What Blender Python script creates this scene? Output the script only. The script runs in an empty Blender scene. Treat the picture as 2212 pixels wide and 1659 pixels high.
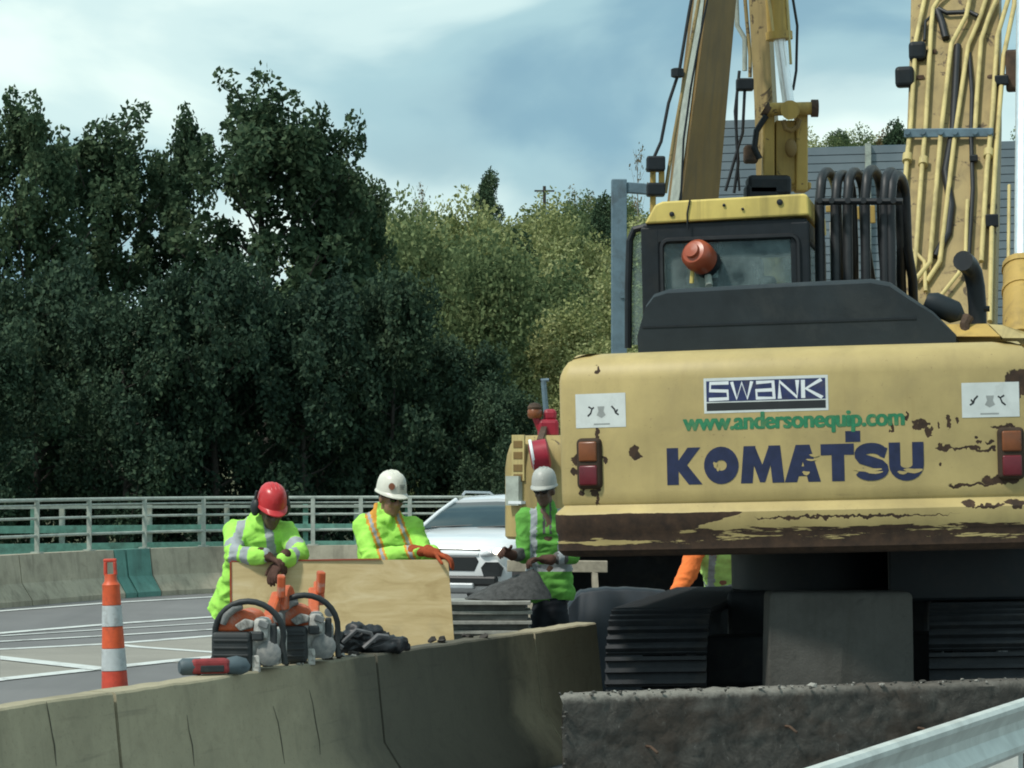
import bpy, bmesh, math, random
import numpy as np
from mathutils import Vector, Matrix, Euler, noise as mnoise

random.seed(7)
rng = np.random.default_rng(7)
scene = bpy.context.scene
COL = scene.collection
R = math.radians

# ------------------------------------------------------------------ camera
CAM_Z, FPX, CX, HY = 1.8, 6272.0, 1106.0, 1022.0     # eye height, focal length, centre and horizon on a 2212 px wide frame
cam = bpy.data.cameras.new('camera')
cam_o = bpy.data.objects.new('camera', cam)
COL.objects.link(cam_o)
cam_o.location = (0, 0, CAM_Z)
cam_o.rotation_euler = (R(90), 0, 0)
cam.sensor_width = 36.0
cam.lens = 36.0 * FPX / 2212.0
cam.shift_y = (HY - 829.5) / 2212.0
cam.clip_start = 0.5
cam.clip_end = 3000
scene.camera = cam_o

# ------------------------------------------------------------------ light
SUN_ELEV, SUN_AZ = 54.0, -52.0          # azimuth: degrees to the right of straight behind the camera
sd = Vector((math.cos(R(SUN_ELEV)) * math.sin(R(SUN_AZ)), -math.cos(R(SUN_ELEV)) * math.cos(R(SUN_AZ)), math.sin(R(SUN_ELEV))))
sun = bpy.data.lights.new('sun', 'SUN')
sun.energy = 3.2
sun.angle = R(6.0)
sun.color = (1.0, 0.95, 0.86)
sun_o = bpy.data.objects.new('sun', sun)
COL.objects.link(sun_o)
sun_o.rotation_euler = (-sd).to_track_quat('-Z', 'Y').to_euler()
sun_o.location = (20, -20, 40)

world = bpy.data.worlds.new('World')
scene.world = world
world.use_nodes = True
wn = world.node_tree.nodes
wl = world.node_tree.links
for n in list(wn):
    wn.remove(n)
w_out = wn.new('ShaderNodeOutputWorld')
w_bg = wn.new('ShaderNodeBackground')
w_bg.inputs['Strength'].default_value = 0.1
w_sky = wn.new('ShaderNodeTexSky')
w_sky.sky_type = 'NISHITA'
w_sky.sun_disc = False
w_sky.sun_elevation = R(SUN_ELEV)
w_sky.sun_rotation = math.atan2(sd.x, sd.y)
w_sky.dust_density = 2.0
w_tc = wn.new('ShaderNodeTexCoord')
w_map = wn.new('ShaderNodeMapping')
w_map.inputs['Scale'].default_value = (6.0, 6.0, 13.0)
w_map.inputs['Location'].default_value = (1.2, 0.0, 0.45)
w_n1 = wn.new('ShaderNodeTexNoise')
w_n1.inputs['Scale'].default_value = 1.0
w_n1.inputs['Detail'].default_value = 6.0
w_n1.inputs['Roughness'].default_value = 0.45
w_n1.inputs['Distortion'].default_value = 0.35
w_cr = wn.new('ShaderNodeValToRGB')      # cloud tone, grey-blue undersides to white tops
w_cr.color_ramp.interpolation = 'EASE'
for i, (p, c) in enumerate([(0.34, (2.7, 4.7, 5.8, 1)), (0.445, (4.3, 6.6, 7.2, 1)), (0.54, (6.8, 8.9, 8.9, 1)), (0.63, (9.0, 10.7, 10.1, 1))]):
    e = w_cr.color_ramp.elements[i] if i < 2 else w_cr.color_ramp.elements.new(p)
    e.position = p
    e.color = c
w_n2 = wn.new('ShaderNodeTexNoise')
w_n2.inputs['Scale'].default_value = 0.6
w_n2.inputs['Detail'].default_value = 3.0
w_mr = wn.new('ShaderNodeMapRange')
w_mr.inputs[1].default_value = 0.34
w_mr.inputs[2].default_value = 0.5
w_mr.inputs[3].default_value = 0.45
w_mr.inputs[4].default_value = 1.0
w_mix = wn.new('ShaderNodeMix')
w_mix.data_type = 'RGBA'
wl.new(w_tc.outputs['Generated'], w_map.inputs['Vector'])
wl.new(w_map.outputs['Vector'], w_n1.inputs['Vector'])
wl.new(w_map.outputs['Vector'], w_n2.inputs['Vector'])
wl.new(w_n1.outputs['Fac'], w_cr.inputs['Fac'])
wl.new(w_n2.outputs['Fac'], w_mr.inputs[0])
wl.new(w_mr.outputs[0], w_mix.inputs[0])
wl.new(w_sky.outputs['Color'], w_mix.inputs[6])
wl.new(w_cr.outputs['Color'], w_mix.inputs[7])
wl.new(w_mix.outputs[2], w_bg.inputs['Color'])
wl.new(w_bg.outputs['Background'], w_out.inputs['Surface'])

scene.view_settings.view_transform = 'Standard'
scene.view_settings.look = 'None'
scene.view_settings.exposure = 0.0
scene.view_settings.gamma = 1.0
scene.render.engine = 'CYCLES'
scene.cycles.max_bounces = 8
scene.cycles.filter_width = 1.9
scene.cycles.transparent_max_bounces = 16

# ------------------------------------------------------------------ helpers
def P(px, py, Y):
    """point at distance Y that shows at pixel (px, py)"""
    return Vector(((px - CX) / FPX * Y, Y, CAM_Z - (py - HY) / FPX * Y))

def G(px, py, z=0.0):
    Y = FPX * (CAM_Z - z) / (py - HY)
    return Vector(((px - CX) / FPX * Y, Y, z))

MATS = {}
class NT:
    def __init__(self, name):
        self.m = bpy.data.materials.new(name)
        self.m.use_nodes = True
        self.t = self.m.node_tree
        self.b = self.t.nodes['Principled BSDF']
        self.tc = self.t.nodes.new('ShaderNodeTexCoord')
        MATS[name] = self.m
    def n(self, kind, **kw):
        nd = self.t.nodes.new(kind)
        for k, v in kw.items():
            setattr(nd, k, v)
        return nd
    def set(self, sock, v):
        if hasattr(v, 'is_output') or isinstance(v, bpy.types.NodeSocket):
            self.t.links.new(v, sock)
        else:
            sock.default_value = v
    def vec(self, scale=(1, 1, 1), loc=(0, 0, 0), src=None):
        mp = self.n('ShaderNodeMapping')
        self.set(mp.inputs['Vector'], src or self.tc.outputs['Object'])
        mp.inputs['Scale'].default_value = scale
        mp.inputs['Location'].default_value = loc
        return mp.outputs['Vector']
    def noise(self, scale=5, detail=4, rough=0.55, vec=None, dist=0.0):
        nd = self.n('ShaderNodeTexNoise')
        self.set(nd.inputs['Vector'], vec or self.tc.outputs['Object'])
        nd.inputs['Scale'].default_value = scale
        nd.inputs['Detail'].default_value = detail
        nd.inputs['Roughness'].default_value = rough
        nd.inputs['Distortion'].default_value = dist
        return nd.outputs['Fac']
    def ramp(self, fac, stops, interp='LINEAR'):
        nd = self.n('ShaderNodeValToRGB')
        cr = nd.color_ramp
        cr.interpolation = interp
        for i, (p, c) in enumerate(stops):
            e = cr.elements[i] if i < 2 else cr.elements.new(p)
            e.position = p
            e.color = (*c, 1) if len(c) == 3 else c
        self.set(nd.inputs['Fac'], fac)
        return nd.outputs['Color']
    def step(self, fac, a, b):
        nd = self.n('ShaderNodeMapRange')
        self.set(nd.inputs[0], fac)
        self.set(nd.inputs[1], a)
        self.set(nd.inputs[2], b)
        return nd.outputs[0]
    def math(self, op, a, b=0.0):
        nd = self.n('ShaderNodeMath', operation=op)
        self.set(nd.inputs[0], a)
        self.set(nd.inputs[1], b)
        return nd.outputs[0]
    def mix(self, fac, a, b, blend='MIX'):
        nd = self.n('ShaderNodeMix', data_type='RGBA', blend_type=blend)
        self.set(nd.inputs[0], fac)
        for s, v in ((nd.inputs[6], a), (nd.inputs[7], b)):
            if isinstance(v, tuple):
                s.default_value = (*v, 1) if len(v) == 3 else v
            else:
                self.set(s, v)
        return nd.outputs[2]
    def xyz(self):
        nd = self.n('ShaderNodeSeparateXYZ')
        self.set(nd.inputs[0], self.tc.outputs['Object'])
        return nd.outputs
    def bump(self, h, strength=0.3, dist=0.01):
        nd = self.n('ShaderNodeBump')
        nd.inputs['Strength'].default_value = strength
        nd.inputs['Distance'].default_value = dist
        self.set(nd.inputs['Height'], h)
        self.set(self.b.inputs['Normal'], nd.outputs['Normal'])
    def out(self, color=None, rough=0.6, metal=0.0, spec=0.5):
        if color is not None:
            s = self.b.inputs['Base Color']
            if isinstance(color, tuple):
                s.default_value = (*color, 1)
            else:
                self.set(s, color)
        self.set(self.b.inputs['Roughness'], rough)
        self.set(self.b.inputs['Metallic'], metal)
        self.b.inputs['Specular IOR Level'].default_value = spec
        return self.m

def plain(name, c, rough=0.6, metal=0.0, var=0.18, scale=9.0, bump=0.0, spec=0.5, dirt=None, dirt_amt=0.5, bscale=None):
    """a base colour with uneven tone, optional dirt patches and fine relief"""
    t = NT(name)
    f = t.noise(scale, 5, 0.6)
    lo = tuple(max(0, x * (1 - var)) for x in c)
    hi = tuple(min(1, x * (1 + var)) for x in c)
    col = t.ramp(f, [(0.3, lo), (0.7, hi)])
    if dirt:
        g = t.step(t.noise(scale * 0.6, 7, 0.7, dist=0.4), 0.52, 0.66)
        col = t.mix(t.math('MULTIPLY', g, dirt_amt), col, dirt)
    rr = t.math('ADD', t.math('MULTIPLY', f, 0.2), rough - 0.1)
    if bump:
        t.bump(t.noise(bscale or scale * 5, 6, 0.65), bump, 0.01)
    return t.out(col, rr, metal, spec)

class MB:
    """collects shapes, then links them as one mesh object"""
    def __init__(self):
        self.v, self.f, self.mi = [], [], []
    def add(self, vs, fs, mi=0):
        o = len(self.v)
        self.v += [Vector(a) for a in vs]
        self.f += [tuple(i + o for i in f) for f in fs]
        self.mi += [mi] * len(fs)
        return self
    def box(self, c, s, rot=None, mi=0):
        c = Vector(c)
        h = [x / 2 for x in s]
        vs = [Vector((sx * h[0], sy * h[1], sz * h[2])) for sx in (-1, 1) for sy in (-1, 1) for sz in (-1, 1)]
        if rot is not None:
            M = rot if isinstance(rot, Matrix) else Euler(rot).to_matrix()
            vs = [M @ a for a in vs]
        return self.add([a + c for a in vs], [(0, 1, 3, 2), (4, 6, 7, 5), (0, 4, 5, 1), (2, 3, 7, 6), (0, 2, 6, 4), (1, 5, 7, 3)], mi)
    def bar(self, a, b, w, h=None, up=(0, 0, 1), mi=0):
        """square bar from a to b"""
        a, b = Vector(a), Vector(b)
        h = h or w
        d = (b - a)
        L = d.length
        d.normalize()
        u = Vector(up)
        if abs(d.dot(u)) > 0.98:
            u = Vector((0, 1, 0))
        s = d.cross(u).normalized()
        u = s.cross(d).normalized()
        vs = []
        for p in (a, b):
            for i, j in ((-1, -1), (1, -1), (1, 1), (-1, 1)):
                vs.append(p + s * (i * w / 2) + u * (j * h / 2))
        return self.add(vs, [(0, 3, 2, 1), (4, 5, 6, 7), (0, 1, 5, 4), (1, 2, 6, 5), (2, 3, 7, 6), (3, 0, 4, 7)], mi)
    def loft(self, rings, closed=True, caps=True, mi=0):
        n = len(rings[0])
        vs = [p for r in rings for p in r]
        fs = []
        for i in range(len(rings) - 1):
            for j in range(n if closed else n - 1):
                k = (j + 1) % n
                fs.append((i * n + j, i * n + k, (i + 1) * n + k, (i + 1) * n + j))
        if caps:
            fs.append(tuple(range(n))[::-1])
            fs.append(tuple(range((len(rings) - 1) * n, len(rings) * n)))
        return self.add(vs, fs, mi)
    def tube(self, pts, r, n=8, mi=0, caps=True):
        pts = [Vector(p) for p in pts]
        rs = r if isinstance(r, (list, tuple)) else [r] * len(pts)
        rings = []
        prev = None
        for i, p in enumerate(pts):
            d = (pts[min(i + 1, len(pts) - 1)] - pts[max(i - 1, 0)]).normalized()
            if prev is None:
                u = Vector((0, 0, 1)) if abs(d.z) < 0.9 else Vector((0, 1, 0))
            else:
                u = prev
            s = d.cross(u)
            if s.length < 1e-4:
                s = d.cross(Vector((1, 0, 0)))
            s.normalize()
            u = s.cross(d).normalized()
            prev = u
            rings.append([p + (s * math.cos(2 * math.pi * k / n) + u * math.sin(2 * math.pi * k / n)) * rs[i] for k in range(n)])
        return self.loft(rings, True, caps, mi)
    def lathe(self, prof, n=20, M=None, mi=0):
        """prof: (radius, height) about local z, placed by the matrix M"""
        M = M or Matrix()
        rings = [[M @ Vector((max(r, 1e-4) * math.cos(2 * math.pi * k / n), max(r, 1e-4) * math.sin(2 * math.pi * k / n), h)) for k in range(n)] for r, h in prof]
        return self.loft(rings, True, True, mi)
    def ell(self, c, s, rot=None, n=14, m=9, mi=0):
        rings = []
        c = Vector(c)
        Mr = Euler(rot).to_matrix() if rot is not None and not isinstance(rot, Matrix) else (rot or Matrix.Identity(3))
        for i in range(m + 1):
            t = math.pi * (0.02 + 0.96 * i / m)
            rings.append([c + Mr @ Vector((s[0] * math.sin(t) * math.cos(2 * math.pi * k / n), s[1] * math.sin(t) * math.sin(2 * math.pi * k / n), -s[2] * math.cos(t))) for k in range(n)])
        return self.loft(rings, True, True, mi)
    def prism(self, poly, d, mi=0):
        """poly: 3-D points, pushed along vector d"""
        d = Vector(d)
        a = [Vector(p) for p in poly]
        return self.loft([a, [p + d for p in a]], True, True, mi)
    def capsule(self, p, q, r1, r2, n=12, mi=0):
        p, q = Vector(p), Vector(q)
        d = (q - p)
        L = d.length
        d = d.normalized() if L > 1e-6 else Vector((0, 0, 1))
        pts, rs = [], []
        for t in (0.99, 0.86, 0.6, 0.3):
            pts.append(p - d * r1 * t); rs.append(r1 * math.sqrt(1 - t * t))
        for t in (0, 0.5, 1):
            pts.append(p.lerp(q, t)); rs.append(r1 + (r2 - r1) * t)
        for t in (0.3, 0.6, 0.86, 0.99):
            pts.append(q + d * r2 * t); rs.append(r2 * math.sqrt(1 - t * t))
        u = Vector((0, 0, 1)) if abs(d.z) < 0.9 else Vector((0, 1, 0))
        s = d.cross(u).normalized()
        u = s.cross(d).normalized()
        rings = [[c + (s * math.cos(2 * math.pi * k / n) + u * math.sin(2 * math.pi * k / n)) * r for k in range(n)] for c, r in zip(pts, rs)]
        return self.loft(rings, True, True, mi)
    def mesh(self, name, mats, M=None, bevel=0.0, smooth=None, segs=2, weld=False):
        me = bpy.data.meshes.new(name)
        vs = [M @ a for a in self.v] if M is not None else self.v
        me.from_pydata([tuple(a) for a in vs], [], self.f)
        for m in (mats if isinstance(mats, (list, tuple)) else [mats]):
            me.materials.append(MATS[m] if isinstance(m, str) else m)
        me.polygons.foreach_set('material_index', self.mi)
        bm = bmesh.new()
        bm.from_mesh(me)
        if weld:
            bmesh.ops.remove_doubles(bm, verts=bm.verts, dist=1e-4)
        bmesh.ops.recalc_face_normals(bm, faces=bm.faces)
        if bevel:
            es = [e for e in bm.edges if len(e.link_faces) == 2 and e.calc_face_angle(0) > R(32)]
            bmesh.ops.bevel(bm, geom=es, offset=bevel, segments=segs, profile=0.5, affect='EDGES', clamp_overlap=True)
        bm.to_mesh(me)
        bm.free()
        if smooth is not None:
            me.polygons.foreach_set('use_smooth', [True] * len(me.polygons))
            me.set_sharp_from_angle(angle=R(smooth))
        return me
    def build(self, name, mats, parent=None, bevel=0.0, smooth=None, space='world', segs=2, weld=False):
        M = None
        if parent is not None and space == 'world':
            M = MW[parent.name].inverted()
        me = self.mesh(name, mats, M, bevel, smooth, segs, weld)
        return link(name, me, parent)

MW = {}
def link(name, me, parent=None):
    o = bpy.data.objects.new(name, me)
    COL.objects.link(o)
    if parent is not None:
        o.parent = parent
        MW[o.name] = MW[parent.name].copy()
    else:
        MW[o.name] = Matrix()
    return o

def tag(o, label, cat=None, group=None, kind=None):
    o['label'] = label
    if cat:
        o['category'] = cat
    if group:
        o['group'] = group
    if kind:
        o['kind'] = kind
    return o

def struct(o, label=None):
    o['kind'] = 'structure'
    if label:
        o['label'] = label
    return o

def thing(name, loc, label, cat, rot=(0, 0, 0), group=None):
    o = bpy.data.objects.new(name, None)
    COL.objects.link(o)
    o.location = loc
    o.rotation_euler = rot
    o.empty_display_size = 0.2
    MW[o.name] = Matrix.Translation(Vector(loc)) @ Euler(rot).to_matrix().to_4x4()
    return tag(o, label, cat, group)

def copy_tree(src, parent=None, loc=None, rot=None, scale=None):
    c = src.copy()
    COL.objects.link(c)
    c.parent = parent
    if loc is not None:
        c.location = loc
    if rot is not None:
        c.rotation_euler = rot
    if scale is not None:
        c.scale = scale
    for ch in list(src.children):
        copy_tree(ch, c)
    return c

def remesh(mb, voxel, smooth_it=3, wrinkle=0.0, wscale=9.0, M=None):
    """fuse overlapping closed shapes into one continuous skin"""
    me = mb.mesh('tmp', [plain_default()], M)
    o = bpy.data.objects.new('tmp', me)
    COL.objects.link(o)
    md = o.modifiers.new('r', 'REMESH')
    md.mode = 'VOXEL'
    md.voxel_size = voxel
    md.use_smooth_shade = True
    dg = bpy.context.evaluated_depsgraph_get()
    dg.update()
    out = bpy.data.meshes.new_from_object(o.evaluated_get(dg), depsgraph=dg)
    bpy.data.objects.remove(o)
    bpy.data.meshes.remove(me)
    bm = bmesh.new()
    bm.from_mesh(out)
    for _ in range(smooth_it):
        bmesh.ops.smooth_vert(bm, verts=bm.verts, factor=0.5, use_axis_x=True, use_axis_y=True, use_axis_z=True)
    if wrinkle:
        bm.normal_update()
        for v in bm.verts:
            q = Vector((v.co.x * 0.8 + v.co.z * 0.5, v.co.y * 0.8, v.co.z * 1.5 - v.co.x * 0.4)) * wscale
            w_ = q + Vector((mnoise.noise(q * 0.7 + Vector((9, 2, 4))), 0, mnoise.noise(q * 0.7))) * 0.7
            d = 0.75 * (1 - 2.2 * abs(mnoise.noise(w_))) + 0.35 * (1 - 2 * abs(mnoise.noise(w_ * 2.3 + Vector((3, 1, 7))))) - 0.45
            v.co += v.normal * (d * wrinkle)
    bm.to_mesh(out)
    bm.free()
    out.polygons.foreach_set('use_smooth', [True] * len(out.polygons))
    out.materials.clear()
    return out

def plain_default():
    if 'default' not in MATS:
        MATS['default'] = bpy.data.materials.new('default')
    return 'default'

# ------------------------------------------------------------------ materials
def concrete(name, c, stain=(0.05, 0.048, 0.04), streak=0.5, bump=0.35, sc=1.0, amount=0.5):
    t = NT(name)
    f = t.noise(2.2 * sc, 6, 0.65)
    col = t.ramp(f, [(0.28, tuple(x * 0.66 for x in c)), (0.5, c), (0.75, tuple(x * 1.28 for x in c))])
    st = t.step(t.noise(1.0, 5, 0.6, vec=t.vec((7 * sc, 7 * sc, 0.55 * sc)), dist=0.5), 0.5, 0.72)
    col = t.mix(t.math('MULTIPLY', st, streak), col, stain)
    pt = t.step(t.noise(5 * sc, 6, 0.7, dist=1.0), 0.56, 0.7)
    col = t.mix(t.math('MULTIPLY', pt, amount), col, tuple(x * 0.45 for x in c))
    sp = t.step(t.noise(60 * sc, 3, 0.7), 0.6, 0.72)
    col = t.mix(t.math('MULTIPLY', sp, 0.35), col, tuple(x * 0.4 for x in c))
    t.bump(t.math('ADD', t.noise(16 * sc, 6, 0.7), t.math('MULTIPLY', t.noise(70 * sc, 4, 0.7), 0.6)), bump, 0.012)
    return t.out(col, 0.88, 0, 0.3)

concrete('concrete_plain', (0.22, 0.205, 0.155))
def barrier_concrete():
    """old barrier concrete with broad soft shade painted across the middle joints and thin run marks"""
    t = NT('concrete')
    c = (0.36, 0.32, 0.22)
    f = t.noise(1.6, 6, 0.6)
    col = t.ramp(f, [(0.28, tuple(x * 0.8 for x in c)), (0.5, c), (0.75, tuple(x * 1.15 for x in c))])
    run = t.step(t.noise(1.0, 3, 0.5, vec=t.vec((5, 5, 0.5)), dist=0.6), 0.6, 0.8)
    col = t.mix(t.math('MULTIPLY', run, 0.4), col, (0.07, 0.066, 0.05))
    sp = t.step(t.noise(48, 3, 0.7), 0.58, 0.70)
    col = t.mix(t.math('MULTIPLY', sp, 0.4), col, tuple(x * 0.5 for x in c))
    bl_ = t.step(t.noise(7, 7, 0.72, dist=0.7), 0.5, 0.72)
    col = t.mix(t.math('MULTIPLY', bl_, 0.38), col, tuple(x * 0.55 for x in c))
    ef = t.step(t.noise(4.2, 6, 0.7, vec=t.vec((1, 1, 0.35), (4, 2, 0)), dist=0.6), 0.56, 0.72)
    col = t.mix(t.math('MULTIPLY', ef, 0.3), col, tuple(min(1, x * 1.45) for x in c))
    tx_ = t.step(t.noise(1.0, 5, 0.65, vec=t.vec((1.2, 1.2, 22)), dist=0.4), 0.6, 0.72)
    col = t.mix(t.math('MULTIPLY', tx_, 0.25), col, (0.06, 0.058, 0.05))
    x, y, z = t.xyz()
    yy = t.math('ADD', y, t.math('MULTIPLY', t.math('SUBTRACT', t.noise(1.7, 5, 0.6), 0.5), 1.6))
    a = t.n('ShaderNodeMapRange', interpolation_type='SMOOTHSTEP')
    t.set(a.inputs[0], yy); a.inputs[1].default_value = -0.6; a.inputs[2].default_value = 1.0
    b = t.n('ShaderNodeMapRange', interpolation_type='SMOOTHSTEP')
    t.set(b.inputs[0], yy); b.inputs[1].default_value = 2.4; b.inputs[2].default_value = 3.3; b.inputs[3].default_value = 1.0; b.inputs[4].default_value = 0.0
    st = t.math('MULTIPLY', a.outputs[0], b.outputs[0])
    col = t.mix(t.math('MULTIPLY', st, 0.78), col, (0.035, 0.038, 0.037))  # soft shadow tone mixed straight into the barrier colour
    t.bump(t.math('ADD', t.noise(16, 6, 0.7), t.math('MULTIPLY', t.noise(70, 4, 0.7), 0.6)), 0.3, 0.012)
    return t.out(col, 0.9, 0, 0.25)
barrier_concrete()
concrete('concrete_far', (0.42, 0.375, 0.285), streak=0.4, amount=0.3)
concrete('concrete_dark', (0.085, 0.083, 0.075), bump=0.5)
concrete('concrete_pale', (0.40, 0.36, 0.27), streak=0.25)
concrete('concrete_green', (0.12, 0.27, 0.23), streak=0.3, amount=0.35)

# broken, dirty concrete face
t = NT('rough_concrete')
f = t.noise(7, 8, 0.75, dist=1.2)
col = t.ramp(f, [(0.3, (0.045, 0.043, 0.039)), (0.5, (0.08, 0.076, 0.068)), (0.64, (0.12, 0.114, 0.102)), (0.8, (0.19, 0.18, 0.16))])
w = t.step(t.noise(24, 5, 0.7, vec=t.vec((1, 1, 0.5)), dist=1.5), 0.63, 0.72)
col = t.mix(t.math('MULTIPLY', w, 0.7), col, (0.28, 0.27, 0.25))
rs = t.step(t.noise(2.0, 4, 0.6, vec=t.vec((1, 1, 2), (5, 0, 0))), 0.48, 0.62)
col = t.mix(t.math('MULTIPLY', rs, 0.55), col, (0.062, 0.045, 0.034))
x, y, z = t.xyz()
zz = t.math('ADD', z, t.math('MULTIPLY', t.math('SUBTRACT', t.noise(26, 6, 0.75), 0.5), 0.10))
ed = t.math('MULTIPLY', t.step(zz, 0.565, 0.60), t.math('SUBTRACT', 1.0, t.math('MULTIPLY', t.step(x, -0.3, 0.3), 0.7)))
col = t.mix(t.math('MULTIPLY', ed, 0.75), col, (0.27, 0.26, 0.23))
t.bump(t.noise(22, 8, 0.75, dist=0.8), 0.6, 0.015)
t.out(col, 0.95, 0, 0.2)

# asphalt
t = NT('asphalt')
f = t.noise(0.35, 6, 0.6)
col = t.ramp(f, [(0.3, (0.15, 0.152, 0.153)), (0.7, (0.22, 0.22, 0.218))])
col = t.mix(t.math('MULTIPLY', t.step(t.noise(1.0, 4, 0.6, vec=t.vec((1.2, 0.12, 1))), 0.5, 0.7), 0.4), col, (0.09, 0.093, 0.096))
col = t.mix(0.3, col, t.ramp(t.noise(120, 3, 0.7), [(0.3, (0.04, 0.04, 0.042)), (0.7, (0.2, 0.2, 0.2))]))
t.bump(t.noise(160, 3, 0.7), 0.4, 0.006)
t.out(col, 0.9, 0, 0.3)
t = NT('pavement')
col = t.ramp(t.noise(0.8, 6, 0.6), [(0.3, (0.25, 0.24, 0.21)), (0.7, (0.35, 0.335, 0.29))])
col = t.mix(0.3, col, t.ramp(t.noise(90, 3, 0.7), [(0.3, (0.08, 0.08, 0.075)), (0.7, (0.3, 0.29, 0.26))]))
t.bump(t.noise(120, 3, 0.7), 0.4, 0.006)
t.out(col, 0.9, 0, 0.3)
t = NT('road_paint')
col = t.mix(t.step(t.noise(3, 8, 0.8), 0.52, 0.66), (0.58, 0.61, 0.59), (0.26, 0.26, 0.25))
t.out(col, 0.75)
plain('earth', (0.07, 0.075, 0.035), 0.95, scale=0.6, var=0.5, bump=0.5)

# excavator paint
BLOBS = [(-1.16, 1.93, .05, .022), (-1.25, 1.91, .035, .03), (-1.19, 1.87, .018, .018), (-1.13, 2.06, .016, .05), (-0.90, 1.94, .035, .05),
         (-1.22, 1.72, .022, .018), (-1.16, 1.72, .022, .018), (-1.13, 1.69, .012, .05), (-1.08, 1.90, .014, .02), (-1.27, 1.84, .02, .03),
         (0.69, 2.055, .055, .04), (0.74, 2.02, .02, .04), (0.80, 2.06, .012, .03), (0.85, 2.07, .012, .05), (0.90, 2.08, .012, .03), (0.53, 2.06, .012, .04), (0.62, 2.10, .01, .035),
         (0.83, 1.925, .06, .028), (0.95, 1.918, .12, .012), (1.02, 1.945, .025, .010), (1.06, 1.91, .07, .013), (0.80, 1.83, .014, .02), (1.0, 1.975, .02, .01),
         (1.08, 1.95, .03, .012), (1.27, 2.30, .115, .085), (1.23, 2.22, .04, .06), (1.14, 1.735, .14, .028), (0.98, 1.71, .16, .014),
         (-1.12, 2.44, .012, .012), (0.95, 1.60, .04, .03), (1.07, 1.585, .11, .016), (1.22, 1.60, .08, .03), (1.16, 2.035, .09, .018), (0.30, 1.545, .55, .008)]
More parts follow.
